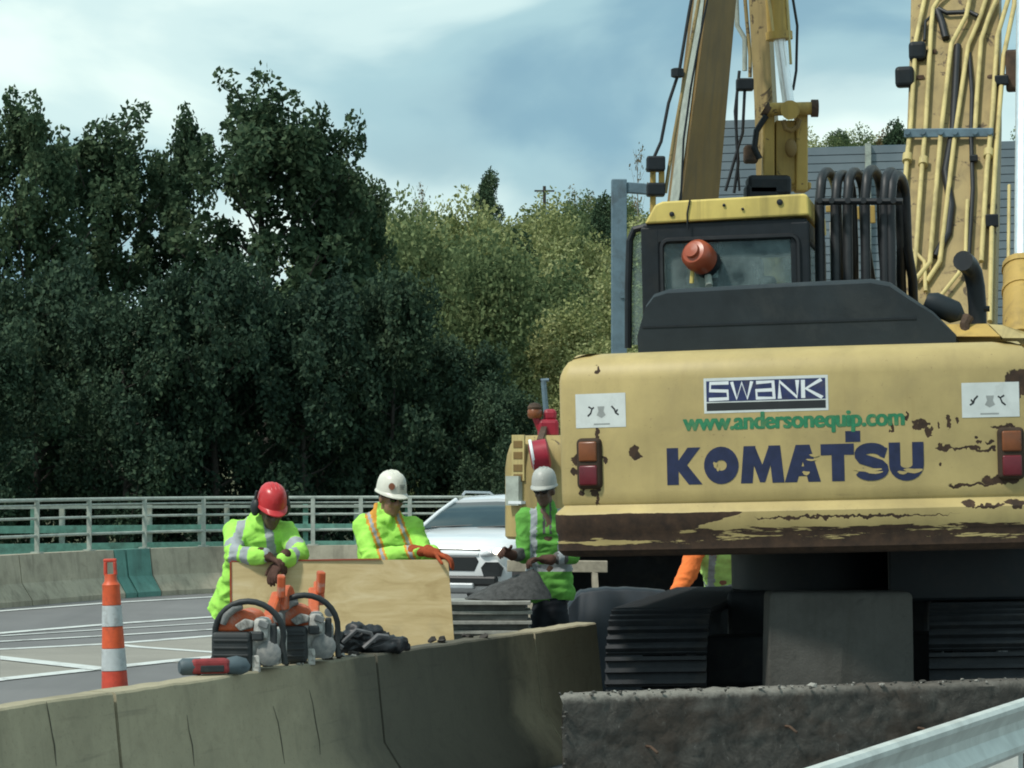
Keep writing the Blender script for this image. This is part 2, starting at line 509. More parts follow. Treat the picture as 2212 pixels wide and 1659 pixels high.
def yellow_paint(name, c, blobs=False, rust_amt=0.60, scale=6.0):
    t = NT(name)
    x, y, z = t.xyz()
    f = t.noise(2.0, 6, 0.6)
    col = t.ramp(f, [(0.3, tuple(v * 0.80 for v in c)), (0.7, tuple(min(1, v * 1.12) for v in c))])
    dust = t.step(t.noise(1.0, 5, 0.6, vec=t.vec((5, 5, 0.8)), dist=0.4), 0.5, 0.75)
    col = t.mix(t.math('MULTIPLY', dust, 0.22), col, (0.20, 0.15, 0.07))
    rust = t.ramp(t.noise(14, 6, 0.7), [(0.3, (0.026, 0.018, 0.014)), (0.6, (0.060, 0.036, 0.023)), (0.8, (0.10, 0.06, 0.035))])
    if blobs:
        dn = t.n('ShaderNodeTexNoise')
        dn.inputs['Scale'].default_value = 22
        dn.inputs['Detail'].default_value = 5
        t.set(dn.inputs['Vector'], t.tc.outputs['Object'])
        sp = t.n('ShaderNodeSeparateXYZ')
        t.set(sp.inputs[0], dn.outputs['Color'])
        X = t.math('ADD', x, t.math('MULTIPLY', t.math('SUBTRACT', sp.outputs[0], 0.5), 0.085))
        Z = t.math('ADD', z, t.math('MULTIPLY', t.math('SUBTRACT', sp.outputs[1], 0.5), 0.085))
        m = None
        for bx, bz, rx, rz in blobs:
            dx = t.math('DIVIDE', t.math('SUBTRACT', X, bx), rx * 1.05)
            dz = t.math('DIVIDE', t.math('SUBTRACT', Z, bz), rz * 1.05)
            d = t.math('SQRT', t.math('ADD', t.math('MULTIPLY', dx, dx), t.math('MULTIPLY', dz, dz)))
            m = d if m is None else t.math('MINIMUM', m, d)
        bl = t.math('SUBTRACT', 1.0, t.step(m, 0.93, 1.02))
        # scraped lower edge: paint worn to rust in long streaks
        fl = t.noise(1.0, 7, 0.62, vec=t.vec((3.2, 1, 26)), dist=0.3)
        th = t.ramp(t.step(z, 1.32, 1.68), [(0.0, (0.20,) * 3), (0.20, (0.30,) * 3), (0.28, (0.47,) * 3), (0.37, (0.40,) * 3), (0.46, (0.53,) * 3), (0.54, (0.70,) * 3)])
        thl = t.ramp(t.step(z, 1.32, 1.68), [(0.0, (0.20,) * 3), (0.18, (0.34,) * 3), (0.27, (0.60,) * 3), (0.36, (0.28,) * 3), (0.72, (0.30,) * 3), (0.79, (0.99,) * 3)])
        lf = t.math('SUBTRACT', 1.0, t.step(t.math('ADD', x, t.math('MULTIPLY', t.math('SUBTRACT', z, 1.5), -3.5)), -0.62, -0.54))
        thr = t.mix(lf, th, thl)
        lo = t.step(t.math('SUBTRACT', fl, thr), -0.012, 0.012)
        top = t.math('LESS_THAN', z, 1.66)
        mask = t.math('MAXIMUM', bl, t.math('MULTIPLY', lo, top))
        # rust runs below chips
        run = t.math('MULTIPLY', t.step(t.noise(1.0, 4, 0.6, vec=t.vec((22, 22, 1.2))), 0.62, 0.8), 0.18)
        col = t.mix(run, col, (0.22, 0.12, 0.04))
        sc_ = t.math('MULTIPLY', t.step(t.noise(1.0, 6, 0.7, vec=t.vec((2.5, 2.5, 60)), dist=0.8), 0.66, 0.70), 0.30)
        col = t.mix(sc_, col, (0.16, 0.12, 0.06))
        sp_ = t.math('MULTIPLY', t.step(t.noise(38, 4, 0.7), 0.66, 0.72), 0.5)
        col = t.mix(sp_, col, (0.14, 0.085, 0.04))
        gr_ = t.math('MULTIPLY', t.step(t.noise(5, 6, 0.7, dist=0.5), 0.5, 0.72), 0.22)
        col = t.mix(gr_, col, (0.24, 0.19, 0.10))
        col = t.mix(mask, col, rust)
        t.bump(t.math('SUBTRACT', t.math('MULTIPLY', t.noise(30, 4, 0.6), 0.15), mask), 0.5, 0.004)
        t.out(col, t.math('ADD', 0.5, t.math('MULTIPLY', mask, 0.4)), 0, 0.35)
    else:
        mask = t.step(t.noise(scale, 7, 0.72, dist=0.6), rust_amt, rust_amt + 0.04)
        col = t.mix(t.math('MULTIPLY', mask, 0.85), col, rust)
        grime = t.step(t.noise(1.0, 5, 0.6, vec=t.vec((9, 9, 0.7)), dist=0.6), 0.48, 0.7)
        col = t.mix(t.math('MULTIPLY', grime, 0.4), col, (0.09, 0.07, 0.04))
        t.bump(t.noise(30, 4, 0.6), 0.15, 0.004)
        t.out(col, 0.55, 0, 0.35)
    return t.m
BLOBS = [(x + (0.035 if x > 0.2 else -0.035 if x < -0.8 else 0), z, a * (0.78 if x > 0.6 else 1), b * (0.78 if x > 0.6 else 1)) for x, z, a, b in BLOBS]
yellow_paint('cw_paint', (0.46, 0.36, 0.155), BLOBS)
yellow_paint('ex_yellow', (0.47, 0.315, 0.085), rust_amt=0.62)
yellow_paint('boom_paint', (0.33, 0.25, 0.11), rust_amt=0.58, scale=4)
yellow_paint('boom_brown', (0.21, 0.13, 0.04), rust_amt=0.68)
yellow_paint('pipe_yellow', (0.56, 0.46, 0.20), rust_amt=0.68)
yellow_paint('roof_yellow', (0.66, 0.52, 0.15), rust_amt=0.70)
yellow_paint('old_yellow', (0.38, 0.29, 0.115), rust_amt=0.62)
plain('dark_plastic', (0.016, 0.023, 0.028), 0.6, var=0.25, scale=4, bump=0.15, dirt=(0.05, 0.055, 0.055), dirt_amt=0.3, spec=0.3)
plain('black_metal', (0.008, 0.012, 0.016), 0.5, var=0.3, dirt=(0.03, 0.028, 0.026), dirt_amt=0.35, spec=0.35)
plain('rubber', (0.008, 0.010, 0.013), 0.5, var=0.3, dirt=(0.04, 0.043, 0.043), dirt_amt=0.4, scale=5)
plain('track_steel', (0.020, 0.023, 0.027), 0.75, var=0.4, dirt=(0.05, 0.045, 0.04), dirt_amt=0.5, bump=0.3)
plain('rusty_steel', (0.075, 0.045, 0.028), 0.85, var=0.5, dirt=(0.02, 0.018, 0.016), dirt_amt=0.7, bump=0.3)
plain('galvanised', (0.56, 0.60, 0.57), 0.5, metal=0.15, var=0.15, dirt=(0.36, 0.38, 0.35), dirt_amt=0.5, scale=6, bump=0.05)
plain('blue_steel', (0.13, 0.20, 0.25), 0.5, metal=0.2, var=0.25, dirt=(0.07, 0.08, 0.09), dirt_amt=0.5, scale=5)
plain('pale_steel', (0.37, 0.41, 0.36), 0.55, metal=0.1, var=0.2, dirt=(0.2, 0.21, 0.19), dirt_amt=0.5)
plain('green_steel', (0.13, 0.30, 0.24), 0.6, var=0.25, dirt=(0.06, 0.1, 0.08), dirt_amt=0.5)
plain('chrome', (0.9, 0.93, 0.95), 0.42, metal=1.0, var=0.05)
plain('amber_lens', (0.19, 0.06, 0.02), 0.3, var=0.2, dirt=(0.12, 0.06, 0.03), dirt_amt=0.4)
plain('red_lens', (0.13, 0.012, 0.02), 0.3, var=0.2, dirt=(0.1, 0.02, 0.02), dirt_amt=0.4)
plain('beacon_orange', (0.33, 0.07, 0.03), 0.35, var=0.15)
plain('sticker_white', (0.62, 0.66, 0.64), 0.6, var=0.08, dirt=(0.42, 0.44, 0.42), dirt_amt=0.4)
plain('navy', (0.020, 0.030, 0.105), 0.5, var=0.25, dirt=(0.10, 0.08, 0.06), dirt_amt=0.35, scale=20)
plain('logo_navy', (0.011, 0.018, 0.062), 0.5, var=0.25, scale=20)
plain('ink_black', (0.015, 0.018, 0.02), 0.6)
plain('ink_grey', (0.30, 0.32, 0.31), 0.7)
plain('ink_green', (0.02, 0.19, 0.085), 0.5, var=0.2, scale=25, dirt=(0.18, 0.22, 0.08), dirt_amt=0.4)
plain('ink_white', (0.72, 0.76, 0.78), 0.55, var=0.06)
def glass(name, tint, alpha):
    t = NT(name)
    tr = t.n('ShaderNodeBsdfTransparent')
    tr.inputs['Color'].default_value = (*tint, 1)
    gl = t.n('ShaderNodeBsdfGlossy')
    gl.inputs['Roughness'].default_value = 0.03
    fr = t.n('ShaderNodeFresnel')
    fr.inputs['IOR'].default_value = 1.45
    mx = t.n('ShaderNodeMixShader')
    t.set(mx.inputs[0], fr.outputs[0])
    t.set(mx.inputs[1], tr.outputs[0])
    t.set(mx.inputs[2], gl.outputs[0])
    df = t.n('ShaderNodeBsdfDiffuse')
    df.inputs['Color'].default_value = (0.26, 0.34, 0.34, 1)
    m2 = t.n('ShaderNodeMixShader')
    g = t.math('MULTIPLY', t.step(t.noise(6, 5, 0.6), 0.3, 0.8), alpha)
    t.set(m2.inputs[0], g)
    t.set(m2.inputs[1], mx.outputs[0])
    t.set(m2.inputs[2], df.outputs[0])
    t.set(t.t.nodes['Material Output'].inputs[0], m2.outputs[0])
    return t.m
glass('cab_glass', (0.88, 0.96, 0.95), 0.72)
# people and their kit
def cloth(name, c, var=0.15, rough=0.85):
    t = NT(name)
    col = t.ramp(t.noise(12, 5, 0.6), [(0.3, tuple(v * (1 - var) for v in c)), (0.7, tuple(min(1, v * (1 + var)) for v in c))])
    t.bump(t.noise(60, 4, 0.6), 0.25, 0.004)
    return t.out(col, rough, 0, 0.2)
cloth('hivis', (0.37, 0.76, 0.12))
cloth('hivis_shaded', (0.12, 0.35, 0.065))  # green darkened in the colour for the shade this worker stands in
cloth('hivis_pale', (0.50, 0.78, 0.22))
cloth('reflective', (0.33, 0.36, 0.38))
cloth('orange_tape', (0.62, 0.30, 0.05))
cloth('orange_cloth', (0.85, 0.21, 0.055))
cloth('navy_cloth', (0.018, 0.022, 0.028))
cloth('grey_shirt', (0.10, 0.10, 0.10))
cloth('glove_brown', (0.085, 0.045, 0.035), 0.4)
cloth('glove_orange', (0.36, 0.075, 0.03), 0.4)
cloth('boot', (0.05, 0.035, 0.025))
plain('skin_tan', (0.27, 0.145, 0.095), 0.55, var=0.12)
plain('skin_dark', (0.13, 0.075, 0.052), 0.55, var=0.12)
plain('skin_ruddy', (0.30, 0.12, 0.08), 0.55, var=0.12)
plain('hair_dark', (0.02, 0.015, 0.012), 0.8)
plain('hat_white', (0.66, 0.66, 0.58), 0.4, var=0.07, dirt=(0.38, 0.36, 0.3), dirt_amt=0.3)
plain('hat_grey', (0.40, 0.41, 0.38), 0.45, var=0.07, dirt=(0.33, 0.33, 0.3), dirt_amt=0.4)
plain('hat_red', (0.52, 0.03, 0.035), 0.35, var=0.12, dirt=(0.3, 0.03, 0.03), dirt_amt=0.4)
plain('lens_black', (0.008, 0.008, 0.01), 0.15)
# tools
plain('saw_orange', (0.50, 0.10, 0.03), 0.55, var=0.2, dirt=(0.42, 0.32, 0.27), dirt_amt=0.85, scale=14)
plain('saw_white', (0.46, 0.46, 0.43), 0.6, var=0.25, dirt=(0.10, 0.095, 0.085), dirt_amt=0.85, scale=17, bump=0.3)
plain('saw_grey', (0.16, 0.17, 0.17), 0.55, var=0.3, dirt=(0.35, 0.34, 0.31), dirt_amt=0.6, scale=14)
plain('saw_black', (0.018, 0.023, 0.025), 0.55, var=0.25, dirt=(0.07, 0.07, 0.065), dirt_amt=0.45, scale=10)
plain('tool_red', (0.26, 0.028, 0.030), 0.55, var=0.25, dirt=(0.05, 0.03, 0.03), dirt_amt=0.7, scale=16)
plain('tool_grey', (0.07, 0.10, 0.115), 0.6, var=0.2, dirt=(0.03, 0.035, 0.04), dirt_amt=0.6)
plain('bag_black', (0.012, 0.014, 0.017), 0.45, var=0.3, bump=0.2)
plain('bag_grey', (0.13, 0.13, 0.135), 0.5, var=0.3)
plain('cone_orange', (0.66, 0.10, 0.03), 0.5, var=0.15, dirt=(0.25, 0.06, 0.035), dirt_amt=0.55, scale=14)
plain('cone_red', (0.58, 0.065, 0.035), 0.55, var=0.15, dirt=(0.2, 0.04, 0.03), dirt_amt=0.6, scale=14)
plain('cone_white', (0.48, 0.52, 0.53), 0.45, var=0.12, dirt=(0.22, 0.22, 0.21), dirt_amt=0.6, scale=14)
t = NT('plywood')
g = t.noise(1.0, 6, 0.62, vec=t.vec((2.6, 2, 9)), dist=0.9)
col = t.ramp(g, [(0.3, (0.44, 0.33, 0.16)), (0.5, (0.56, 0.44, 0.235)), (0.7, (0.64, 0.53, 0.32))])
col = t.mix(t.math('MULTIPLY', t.step(t.noise(1.0, 4, 0.6, vec=t.vec((5, 4, 60)), dist=0.4), 0.5, 0.75), 0.25), col, (0.40, 0.28, 0.13))
col = t.mix(t.math('MULTIPLY', t.step(t.noise(3.5, 5, 0.6), 0.58, 0.75), 0.35), col, (0.36, 0.30, 0.19))
t.out(col, 0.75, 0, 0.25)
plain('ply_edge_red', (0.30, 0.035, 0.015), 0.7)
plain('timber_pale', (0.34, 0.30, 0.23), 0.85, var=0.3, bump=0.2)
plain('plate_steel', (0.10, 0.105, 0.10), 0.7, var=0.4, dirt=(0.2, 0.2, 0.18), dirt_amt=0.5)
plain('plate_pale', (0.30, 0.30, 0.27), 0.7, var=0.3, dirt=(0.12, 0.12, 0.11), dirt_amt=0.6)
plain('gravel', (0.06, 0.062, 0.062), 0.95, var=0.45, scale=28, bump=0.8)
plain('tarp_blue', (0.009, 0.016, 0.025), 0.6, var=0.35, scale=4)
plain('debris_pale', (0.27, 0.265, 0.24), 0.9, var=0.3)
plain('hairline', (0.10, 0.093, 0.07), 0.9, var=0.3)
plain('debris_dark', (0.035, 0.03, 0.026), 0.9, var=0.4)
plain('pump_red', (0.30, 0.012, 0.03), 0.45, var=0.2)
# car
t = NT('car_white')
t.out(t.ramp(t.noise(1.5, 3), [(0.3, (0.70, 0.74, 0.76)), (0.7, (0.78, 0.80, 0.81))]), 0.22)
t.b.inputs['Coat Weight'].default_value = 0.6
plain('car_black', (0.012, 0.014, 0.015), 0.4, var=0.2)
plain('car_silver', (0.45, 0.48, 0.5), 0.4, metal=0.4, var=0.1)
plain('car_glass', (0.022, 0.04, 0.045), 0.06, var=0.2, scale=3)
plain('lamp_glass', (0.65, 0.68, 0.70), 0.12, var=0.2)
t = NT('lamp_lit')
t.out((0.9, 0.85, 0.7), 0.3)
t.b.inputs['Emission Color'].default_value = (1.0, 0.92, 0.74, 1)
t.b.inputs['Emission Strength'].default_value = 3.0
# foliage: every leaf gets its own tone
def foliage(name, stops, trans=0.3):
    t = NT(name)
    geo = t.n('ShaderNodeNewGeometry')
    oi = t.n('ShaderNodeObjectInfo')
    cl = t.step(t.noise(0.55, 4, 0.6), 0.34, 0.66)
    r1 = t.math('ADD', t.math('MULTIPLY', geo.outputs['Random Per Island'], 0.42), t.math('ADD', t.math('MULTIPLY', oi.outputs['Random'], 0.22), t.math('MULTIPLY', cl, 0.36)))
    col = t.ramp(r1, stops)
    b = t.b
    t.set(b.inputs['Base Color'], col)
    b.inputs['Roughness'].default_value = 0.8
    b.inputs['Specular IOR Level'].default_value = 0.08
    tr = t.n('ShaderNodeBsdfTranslucent')
    t.set(tr.inputs['Color'], col)
    mx = t.n('ShaderNodeMixShader')
    mx.inputs[0].default_value = trans
    t.set(mx.inputs[1], b.outputs[0])
    t.set(mx.inputs[2], tr.outputs[0])
    t.set(t.t.nodes['Material Output'].inputs[0], mx.outputs[0])
    return t.m
foliage('leaf_dark', [(0.1, (0.028, 0.055, 0.034)), (0.5, (0.058, 0.098, 0.054)), (0.9, (0.12, 0.165, 0.09))], 0.25)
foliage('leaf_deep', [(0.1, (0.024, 0.046, 0.034)), (0.5, (0.044, 0.076, 0.048)), (0.9, (0.082, 0.122, 0.068))], 0.22)
foliage('leaf_yellow', [(0.1, (0.11, 0.14, 0.05)), (0.5, (0.27, 0.30, 0.125)), (0.9, (0.48, 0.50, 0.26))])
foliage('leaf_mid', [(0.1, (0.05, 0.085, 0.04)), (0.5, (0.12, 0.165, 0.075)), (0.9, (0.25, 0.30, 0.14))])
foliage('leaf_tan', [(0.1, (0.10, 0.075, 0.035)), (0.5, (0.18, 0.14, 0.07)), (0.9, (0.26, 0.22, 0.13))])
plain('bark', (0.045, 0.040, 0.034), 0.9, var=0.4, bump=0.5)
plain('bark_pale', (0.22, 0.20, 0.17), 0.9, var=0.3)
t = NT('noise_wall_panel')
t.out(t.ramp(t.noise(0.6, 4), [(0.3, (0.13, 0.17, 0.20)), (0.7, (0.19, 0.23, 0.26))]), 0.6)
# ------------------------------------------------------------------ the setting: ground, road, hill
def hill_z(x, y):
    t = max(0.0, min(1.15, (y - 72) / 134.0))
    px = CX + x / max(y, 1) * FPX
    k = 13.0 + 6.0 * max(0.0, min(1.0, (px - 1480) / 250.0))
    return t * k + (0.5 * math.sin(x * 0.13) + 0.4 * math.sin(y * 0.11 + x * 0.05)) * t

MB().add([(-600, -40, -0.03), (600, -40, -0.03), (600, 900, -0.03), (-600, 900, -0.03)], [(0, 1, 2, 3)]).build('ground', 'earth')
struct(bpy.data.objects['ground'])
hb = MB()
nx, ny = 60, 40
vs = []
for j in range(ny):
    y = 72 + 260 * j / (ny - 1)
    for i in range(nx):
        x = -120 + 240 * i / (nx - 1)
        vs.append((x, y, hill_z(x, y) - 0.2))
hb.add(vs, [(j * nx + i, j * nx + i + 1, (j + 1) * nx + i + 1, (j + 1) * nx + i) for j in range(ny - 1) for i in range(nx - 1)])
struct(hb.build('hill', 'earth', smooth=60))

# far parapet line (base points on the road side)
PAR = [(-12.5, 24.0), (-9.3, 32.5), (-6.8, 38.7), (-5.8, 41.3), (-4.48, 43.5), (-2.72, 44.4), (-1.18, 44.8), (0.2, 44.9), (3.0, 44.7), (8.0, 43.5), (14, 41)]
def catmull(pts, n=8):
    out = []
    p = [Vector((a[0], a[1], 0)) for a in pts]
    p = [2 * p[0] - p[1]] + p + [2 * p[-1] - p[-2]]
    for i in range(1, len(p) - 2):
        for k in range(n):
            t = k / n
            out.append(0.5 * ((2 * p[i]) + (p[i + 1] - p[i - 1]) * t + (2 * p[i - 1] - 5 * p[i] + 4 * p[i + 1] - p[i + 2]) * t * t + (3 * p[i] - p[i - 1] - 3 * p[i + 1] + p[i + 2]) * t ** 3))
    out.append(p[-2])
    return out
PL = catmull(PAR, 16)

road = [(-40, -30), (40, -30), (40, 36)] + [(a.x, a.y) for a in reversed(PL)] + [(-40, 10)]
rb = MB()
rb.add([(x, y, 0.0) for x, y in road], [tuple(range(len(road)))])
road_o = struct(rb.build('road', 'asphalt'))
# lighter concrete lane between the painted lines
ln = [G(0, 1403), G(466, 1375), G(1000, 1352), G(1000, 1440), G(369, 1432), G(0, 1466)]
MB().add([(a.x, a.y, 0.004) for a in ln], [tuple(range(len(ln)))]).build('concrete_lane', 'pavement', road_o)
def stripe(pts, w):
    """painted line of width w along ground points"""
    pts = [Vector((a.x, a.y, 0.0085)) for a in pts]
    vs, fs = [], []
    for i, p in enumerate(pts):
        d = (pts[min(i + 1, len(pts) - 1)] - pts[max(i - 1, 0)]).normalized()
        n = Vector((-d.y, d.x, 0))
        vs += [p + n * w / 2, p - n * w / 2]
        if i:
            fs.append((2 * i - 2, 2 * i - 1, 2 * i + 1, 2 * i))
    o = MB().add(vs, fs).build('lane_marking', 'road_paint', road_o)
    return o
stripe([G(-300, 1348), G(0, 1321), G(240, 1303), G(466, 1290), G(760, 1280)], 0.18)
stripe([G(-300, 1398), G(0, 1369), G(240, 1349), G(470, 1333), G(800, 1320)], 0.20)
stripe([G(0, 1375), G(240, 1360), G(470, 1346), G(800, 1334)], 0.10)
stripe([G(-300, 1400), G(0, 1387), G(240, 1374), G(470, 1360), G(800, 1345)], 0.14)
stripe([G(-300, 1415), G(0, 1404), G(240, 1392), G(470, 1374), G(800, 1358)], 0.18)
def band(a, b, c, d):
    MB().add([(q.x, q.y, 0.0125) for q in (a, b, c, d)], [(0, 1, 2, 3)]).build('lane_marking', 'road_paint', road_o)
band(G(0, 1419.0), G(0, 1427), G(205, 1450), G(232, 1444))
stripe([G(255, 1394), G(300, 1399), G(500, 1413), G(700, 1425)], 0.16)
stripe([G(-200, 1495), G(0, 1469), G(230, 1444), G(369, 1429), G(560, 1411)], 0.22)

# ------------------------------------------------------------------ far parapet with railing
cum = [0.0]
for a, b in zip(PL, PL[1:]):
    cum.append(cum[-1] + (b - a).length)
def along(s):
    s = max(0, min(cum[-1] - 1e-4, s))
    for i in range(len(PL) - 1):
        if cum[i + 1] >= s:
            t = (s - cum[i]) / (cum[i + 1] - cum[i])
            d = (PL[i + 1] - PL[i]).normalized()
            return PL[i].lerp(PL[i + 1], t), d
def s_at_px(px):
    best = min(range(len(PL)), key=lambda i: abs(CX + PL[i].x / PL[i].y * FPX - px))
    lo, hi = cum[max(best - 1, 0)], cum[min(best + 1, len(PL) - 1)]
    for _ in range(30):
        m = (lo + hi) / 2
        q, _d = along(m)
        if CX + q.x / q.y * FPX < px:
            lo = m
        else:
            hi = m
    return lo
PROF = [(0.0, 0.0), (0.0, 0.07), (0.16, 0.30), (0.21, 0.69), (0.42, 0.69), (0.42, 0.0)]
parapet = thing('parapet_wall', (*PL[40].xy, 0), 'long curved pale concrete parapet at the far road edge below the railing', 'parapet')
def par_seg(s0, s1, mat):
    rings = []
    n = max(2, int((s1 - s0) / 0.35))
    for k in range(n + 1):
        q, d = along(s0 + (s1 - s0) * k / n)
        nrm = Vector((-d.y, d.x, 0))
        rings.append([q + nrm * o + Vector((0, 0, z)) for o, z in PROF])
    MB().loft(rings).build('wall_segment', mat, parapet, smooth=25)
joints = [-420, -150, 70, 272, 298, 349, 600, 795, 1000, 1300, 1700, 2300]
mats_ = ['concrete_far', 'concrete_far', 'concrete_far', 'concrete_green', 'concrete_green', 'concrete_far', 'concrete_far', 'concrete_far', 'concrete_far', 'concrete_far', 'concrete_far']
sj = [s_at_px(p) for p in joints]
for i, m in enumerate(mats_):
    par_seg(sj[i] + 0.012, sj[i + 1] - (0.03 if i == 3 else 0.012), m)

railing = thing('bridge_railing', (*along(s_at_px(349))[0].xy, 0.69), 'pale grey metal railing with four rails on top of the far parapet', 'railing')
def off(s, z, o=0.31):
    q, d = along(s)
    return q + Vector((-d.y, d.x, 0)) * o + Vector((0, 0, z))
s_lo, s_hi = s_at_px(-420), s_at_px(2300)
for z, r in ((1.425, 0.025), (1.35, 0.014), (1.17, 0.019), (0.93, 0.021)):
    n = 70
    MB().tube([off(s_lo + (s_hi - s_lo) * k / n, z) for k in range(n + 1)], r, 8).build('rail', 'pale_steel', railing, smooth=40)
for px in [-340, -230, -115, 4, 123, 232, 349, 467, 577, 688, 790, 892, 1000, 1110, 1230, 1350, 1480, 1620, 1760, 1900, 2050, 2200]:
    s = s_at_px(px)
    q = off(s, 0.0)
    b = MB()
    b.box((q.x, q.y, 1.055), (0.062, 0.062, 0.73))
    b.box((q.x, q.y, 0.70), (0.16, 0.16, 0.02))
    b.build('post', 'pale_steel', railing)

# second, green railing beyond
green = thing('green_guard_rail', (-3.0, 53.5, 0), 'green steel guard rail with short posts seen through the pale railing', 'guard rail')
def gp(px, Y, z):
    return Vector(((px - CX) / FPX * Y, Y, z))
for z, h, m in ((0.80, 0.13, 'green_steel'), (0.47, 0.16, 'green_steel'), (1.19, 0.05, 'pale_steel')):
    MB().bar(gp(-200, 50.5, z), gp(600, 53.5, z), 0.09, h).bar(gp(600, 53.5, z), gp(1500, 54.5, z), 0.0901, h).build('rail', m, green)
for px in [-110, 72, 134, 323, 433, 490, 660, 770, 880, 970, 1080, 1200, 1320, 1440]:
    Y = 50.5 + 3 * max(0, min(1, (px + 200) / 800)) + max(0, (px - 600) / 900)
    MB().box(gp(px, Y + 0.10, 0.6), (0.09, 0.10, 1.25)).build('post', 'pale_steel' if px % 4 else 'green_steel', green)
MB().box(gp(600, 55.5, 0.16), (26, 0.5, 0.34), (0, 0, R(2.5))).build('kerb_beam', 'concrete_green', green)

# ------------------------------------------------------------------ median barrier in front of the workers
BA, BD = Vector((-2.15, 12.2, 0)), Vector((0.359, 0.933, 0)).normalized()
BN = Vector((BD.y, -BD.x, 0))            # towards the camera side
def bar_pt(Y, across=0.0, z=0.0):
    """barrier centre line at distance Y"""
    s = (Y - BA.y) / BD.y
    return BA + BD * s - BN * 0.075 + BN * across + Vector((0, 0, z))
BPROF = [(-0.30, 0), (-0.30, 0.075), (-0.125, 0.33), (-0.075, 0.80), (-0.065, 0.81), (0.065, 0.81), (0.075, 0.80), (0.125, 0.33), (0.30, 0.075), (0.30, 0)]
barrier = thing('concrete_barrier', tuple(bar_pt(15.0)), 'low concrete median barrier in the foreground carrying saws and tools', 'barrier')
def bar_seg(y0, y1):
    rings = []
    n = 30
    for k in range(n + 1):
        Y = y0 + (y1 - y0) * k / n
        rg = []
        for i, (o, z) in enumerate(BPROF):
            w = 0.006 * mnoise.noise(Vector((Y * 2.0, o * 9, z * 5)))
            if 2 < i < 7:
                w += 0.005 * mnoise.noise(Vector((Y * 7.0, 3, o * 4)))
            rg.append(bar_pt(Y, o, max(0, z + (w if z > 0.1 else 0))))
        rings.append(rg)
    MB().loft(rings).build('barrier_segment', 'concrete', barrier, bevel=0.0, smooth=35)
bj = [4.0, 8.6, 10.9, 13.12, 15.86, 18.15, 19.25]
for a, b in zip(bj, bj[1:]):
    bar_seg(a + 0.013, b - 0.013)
# cracks: thin dark hairlines proud of the barrier face
def crack(px0, pts):
    q = []
    for px, py in pts:
        # meet the ray with the barrier's camera-side face
        lo, hi = 8.0, 22.0
        for _ in range(40):
            m = (lo + hi) / 2
            w = P(px, py, m)
            rel = (w - bar_pt(m)).dot(BN)
            zz = w.z
            prof = 0.075 if zz > 0.8 else (0.075 + (0.8 - zz) / 0.47 * 0.05 if zz > 0.33 else 0.125 + (0.33 - zz) / 0.255 * 0.175)
            if rel > prof:
                lo = m
            else:
                hi = m
        q.append(P(px, py, (lo + hi) / 2 - 0.006))
    b = MB()
    b.tube(q, [0.001] + [0.0018 + 0.0022 * random.random() for _ in q[1:-1]] + [0.001], 5)
    b.build('crack', 'hairline', barrier)
crack(0, [(100, 1515), (106, 1545), (112, 1580), (118, 1610), (122, 1655)])
crack(0, [(668, 1490), (676, 1520), (682, 1560), (690, 1600), (692, 1630)])
crack(0, [(590, 1525), (601, 1560), (608, 1600), (615, 1650)])
crack(0, [(404, 1545), (409, 1580), (416, 1610), (420, 1655)])

# ------------------------------------------------------------------ broken concrete wall below the excavator
WA, WB = Vector((0.27, 15.55, 0)), Vector((3.05, 16.72, 0))
wd = (WB - WA).normalized()
wnrm = Vector((wd.y, -wd.x, 0))
wall_b = thing('broken_wall', tuple(WA.lerp(WB, 0.5)), 'broken low concrete wall with a rough dark chipped face below the excavator', 'wall')
L = (WB - WA).length
nu, nz = 110, 26
rows = []
for i in range(nu + 1):
    s = L * i / nu
    col = []
    top = 0.605 + 0.006 * mnoise.noise(Vector((s * 6, 0, 1))) + 0.006 * mnoise.noise(Vector((s * 17, 2, 1)))
    for j in range(nz + 1):
        z = top * j / nz
        d = 0.010 * mnoise.noise(Vector((s * 5, z * 5, 0))) + 0.008 * mnoise.noise(Vector((s * 13, z * 13, 4))) + 0.008 * mnoise.noise(Vector((s * 30, z * 30, 9)))
        if j == nz:
            d -= 0.02
        e = 0.02 * mnoise.noise(Vector((0, z * 14, 2))) if i == 0 else 0
        col.append(WA + wd * (s + e) + wnrm * d + Vector((0, 0, z)))
    for k, zz in ((0.10, top + 0.004 * math.sin(i * 3.1)), (0.26, top), (0.30, top - 0.03), (0.30, 0)):
        col.append(WA + wd * s + Vector((0.06 * k, k, 0)) + Vector((0, 0, zz)))
    rows.append(col)
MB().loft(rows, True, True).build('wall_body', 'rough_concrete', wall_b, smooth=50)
def chip(c, r, mb):
    n = 7
    vs = []
    for k in range(12):
        a, b_ = rng.uniform(0, 6.28), math.acos(rng.uniform(-1, 1))
        vs.append(c + Vector((math.sin(b_) * math.cos(a), math.sin(b_) * math.sin(a), 0.7 * math.cos(b_))) * r * rng.uniform(0.7, 1.2))
    bm = bmesh.new()
    for q in vs:
        bm.verts.new(q)
    res = bmesh.ops.convex_hull(bm, input=bm.verts)
    bm.verts.ensure_lookup_table()
    bm.verts.index_update()
    mb.add([v.co.copy() for v in bm.verts], [tuple(v.index for v in f.verts) for f in bm.faces])
    bm.free()
cb1, cb2 = MB(), MB()
for k in range(110):
    s = rng.uniform(0, L)
    c = WA + wd * s - wnrm * rng.uniform(-0.02, 0.2) + Vector((0, 0, 0.61))
    chip(c, rng.uniform(0.004, 0.016) * (2.2 if rng.random() < 0.08 else 1), cb1 if rng.random() < 0.35 else cb2)
for k in range(14):
    c = WA + wnrm * 0.015 + wd * rng.uniform(-0.01, 0.02) + Vector((0, 0, rng.uniform(0.02, 0.6)))
    chip(c, rng.uniform(0.004, 0.014), cb2)
